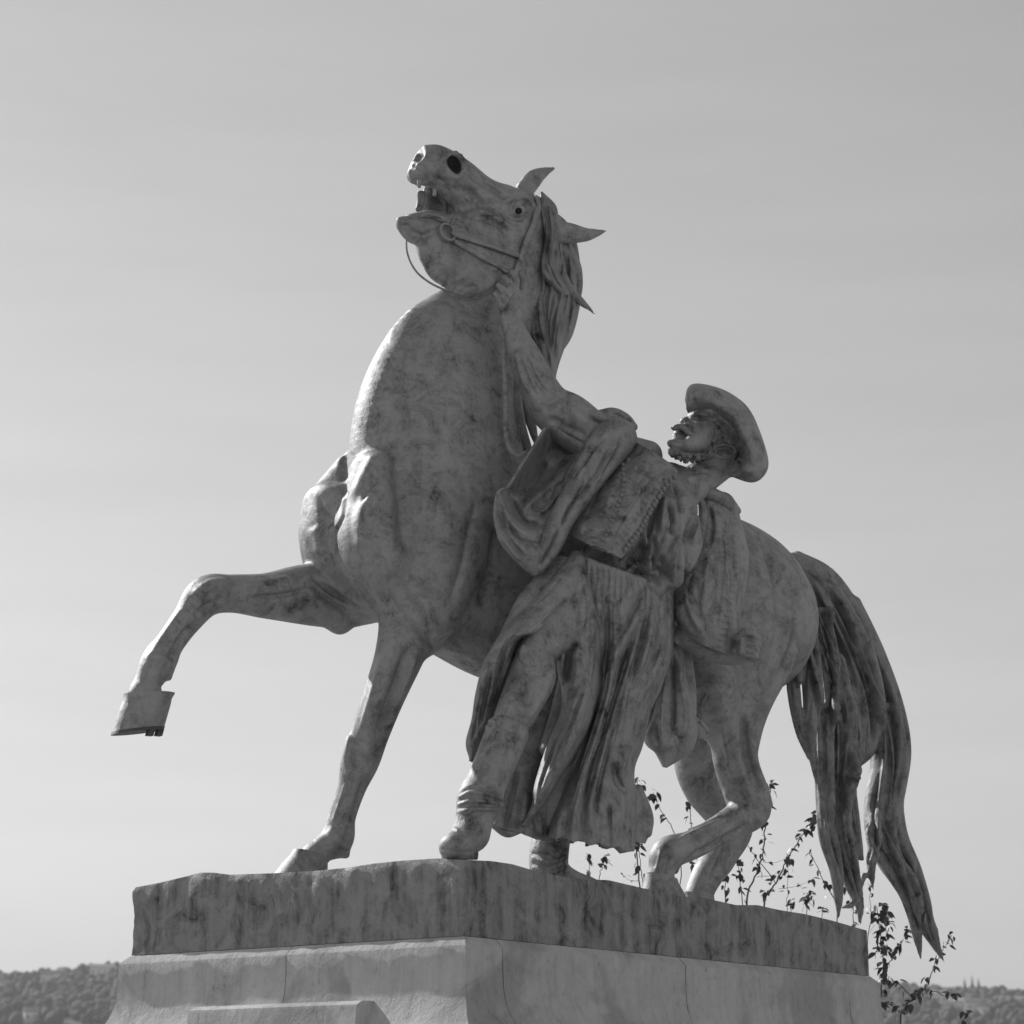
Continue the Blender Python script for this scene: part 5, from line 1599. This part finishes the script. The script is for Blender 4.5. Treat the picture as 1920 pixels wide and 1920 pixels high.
# ------------------------------------------------------------------ shrubs behind the pedestal
M_LEAF, nt, b = mat_new('leaf')
nt.links.new(ramp(nt, nz(nt, coords(nt), 30, 3, 0.5), [(0.3, 0.05), (0.7, 0.11)]), b.inputs['Base Color'])
b.inputs['Roughness'].default_value = 0.45
M_STEM = plain('stem_bark', 0.10, 0.8, 0.3, 20)
RL = random.Random(31)
leaf_meshes = []
for var in range(4):
    V_, F_ = [], []
    n = 6
    bend, fold = RL.uniform(.15, .5), RL.uniform(.1, .3)
    for i in range(n + 1):
        t = i / n
        w = .30 * math.sin(PI * t ** .8) ** .9 * (1 - .25 * t) + (.012 if i == 0 else 0)
        x, z = t, -bend * t * t
        V_ += [(x, -w, z + fold * w), (x, 0, z), (x, w, z + fold * w)]
    for i in range(n):
        a = i * 3
        F_ += [(a, a + 3, a + 4, a + 1), (a + 1, a + 4, a + 5, a + 2)]
    me = bpy.data.meshes.new('leaf'); me.from_pydata(V_, [], F_); me.update(); me.materials.append(M_LEAF)
    me.polygons.foreach_set('use_smooth', [True] * len(F_))
    leaf_meshes.append(me)

def shrub(label, root_px, Y, shoots, dens=1.5):
    g0 = at_y(root_px, 1900, Y)
    root = empty('climbing_shrub', (g0[0], Y, 0))
    tag(root, label, 'shrub', 'shrubs behind the pedestal')
    o0 = np.array([g0[0], Y, 0.0])
    for k, (path, r0, nl, size, rooted) in enumerate(shoots):
        yy = Y + RL.uniform(-.12, .12)
        P = [at_y(x, y, yy) - o0 for x, y in path]
        if rooted:
            b0 = P[0]
            P = [np.array([RL.uniform(-.08, .08), RL.uniform(-.05, .05), -.02]), np.array([b0[0] * .35, b0[1], b0[2] * .45]), np.array([b0[0] * .8, b0[1], b0[2] * .8])] + P
        C = catmull(np.array(P), 7)
        C = C + np.array([[RL.gauss(0, .0025), 0, RL.gauss(0, .002)] for _ in C])
        rings = []
        m = len(C)
        for i in range(m):
            a = nrm(C[min(i + 1, m - 1)] - C[max(i - 1, 0)])
            u = nrm(np.cross(a, (0, 1.0, .1))); v = np.cross(a, u)
            r = r0 * .75 * (1 - .75 * i / m) * (1.4 if rooted else 1)
            rings.append([C[i] + (u * math.cos(t) + v * math.sin(t)) * r for t in np.linspace(0, 2 * PI, 6, endpoint=False)])
        loft('stem', rings, M_STEM, root)
        first = int(.42 * m) if rooted else 0
        for j in range(int(nl * dens)):
            t = RL.uniform(0, 1) ** .8
            i = min(int(first + (m - 1 - first) * t), m - 1)
            if j < 3: i = m - 1 - j
            p = C[i] + np.array([RL.uniform(-.02, .02), RL.uniform(-.03, .03), RL.uniform(-.01, .02)])
            o = link(bpy.data.objects.new('leaf', RL.choice(leaf_meshes)), root)
            o.location = p
            az = RL.uniform(0, 2 * PI)
            o.rotation_euler = (RL.uniform(-.7, .7), RL.uniform(-.2, 1.25), az)
            sc = size * RL.uniform(.6, 1.1) * .0028
            o.scale = (sc, sc, sc)

shrub('leafy twigs seen between the horseman and the bent hind leg', 1180, 12.9, [
    ([(1108, 1665), (1106, 1630), (1100, 1598)], .004, 9, 20, True), ([(1124, 1660), (1130, 1625), (1136, 1604)], .004, 10, 20, True),
    ([(1200, 1690), (1196, 1620), (1190, 1560), (1192, 1500), (1196, 1462)], .006, 16, 20, True), ([(1206, 1690), (1201, 1620), (1196, 1575)], .005, 6, 18, True),
    ([(1276, 1640), (1264, 1562), (1245, 1530), (1230, 1502), (1224, 1486)], .004, 10, 22, True), ([(1296, 1640), (1295, 1545), (1293, 1500), (1286, 1462), (1284, 1440)], .004, 13, 20, True),
    ([(1200, 1652), (1180, 1650), (1168, 1640)], .002, 3, 12, False), ([(1340, 1640), (1310, 1600), (1285, 1570)], .003, 2, 14, False)])
shrub('leafy shrub showing above the slab between hind legs and tail', 1450, 13.3, [
    ([(1400, 1700), (1415, 1645), (1430, 1602), (1434, 1562), (1437, 1530), (1444, 1492), (1447, 1462)], .007, 22, 20, True),
    ([(1432, 1705), (1455, 1655), (1478, 1610), (1500, 1572), (1520, 1546), (1536, 1522)], .007, 30, 20, True),
    ([(1455, 1655), (1420, 1612), (1400, 1582), (1385, 1560)], .004, 9, 18, False), ([(1476, 1715), (1478, 1650), (1479, 1602)], .003, 7, 18, True),
    ([(1570, 1720), (1548, 1660), (1530, 1622), (1520, 1598)], .005, 12, 18, True), ([(1360, 1700), (1362, 1645), (1366, 1598)], .005, 15, 18, True),
    ([(1392, 1700), (1386, 1645), (1384, 1604)], .005, 20, 18, True), ([(1430, 1617), (1458, 1616), (1482, 1608)], .002, 3, 16, False),
    ([(1460, 1666), (1492, 1662), (1528, 1648)], .002, 5, 18, False), ([(1420, 1644), (1450, 1640), (1478, 1622)], .002, 3, 16, False),
    ([(1512, 1715), (1514, 1690), (1520, 1668)], .004, 16, 18, True), ([(1484, 1712), (1486, 1700), (1490, 1690)], .003, 6, 16, True),
    ([(1540, 1722), (1546, 1712), (1550, 1702)], .003, 7, 16, True), ([(1600, 1730), (1596, 1690), (1590, 1650)], .004, 14, 18, True), ([(1630, 1740), (1632, 1700), (1630, 1660)], .004, 8, 16, True)])
shrub('leafy vine shoots hanging past the right end of the pedestal', 1690, 12.9, [
    ([(1642, 1920), (1652, 1860), (1656, 1805), (1652, 1765), (1644, 1700)], .007, 46, 20, True), ([(1688, 1915), (1712, 1872), (1736, 1850), (1748, 1820), (1756, 1792)], .007, 18, 20, True),
    ([(1712, 1872), (1690, 1850), (1670, 1832)], .004, 8, 20, False), ([(1736, 1856), (1772, 1862), (1792, 1866)], .003, 9, 20, False),
    ([(1656, 1822), (1676, 1792), (1690, 1770), (1704, 1742)], .004, 18, 20, False), ([(1662, 1764), (1666, 1722), (1660, 1694)], .004, 24, 20, False),
    ([(1756, 1802), (1772, 1774), (1786, 1752)], .003, 10, 18, False), ([(1800, 1935), (1806, 1912), (1812, 1896)], .003, 6, 20, True),
    ([(1650, 1900), (1664, 1880), (1690, 1900)], .004, 14, 20, True), ([(1640, 1790), (1650, 1775), (1662, 1782)], .004, 16, 20, False)])

# ------------------------------------------------------------------ haze: the air between here and the far hills
hz = pyobj('haze', [(x, y, z) for z in (-1, 175) for x, y in ((-6700, -450), (6700, -450), (6700, 6700), (-6700, 6700))],
           [(0, 3, 2, 1), (4, 5, 6, 7), (0, 1, 5, 4), (1, 2, 6, 5), (2, 3, 7, 6), (3, 0, 4, 7)], None)
hm = bpy.data.materials.new('haze_air'); hm.use_nodes = True
hm.node_tree.nodes.clear()
ho = hm.node_tree.nodes.new('ShaderNodeOutputMaterial')
hp = hm.node_tree.nodes.new('ShaderNodeVolumePrincipled')
hp.inputs['Color'].default_value = (.92, .92, .92, 1)
hp.inputs['Density'].default_value = 0.00014
hp.inputs['Anisotropy'].default_value = 0.2
hm.node_tree.links.new(hp.outputs[0], ho.inputs['Volume'])
hz.data.materials.append(hm)
tag(hz, kind='stuff')
print('script', round(time.time() - T0, 1), 's')
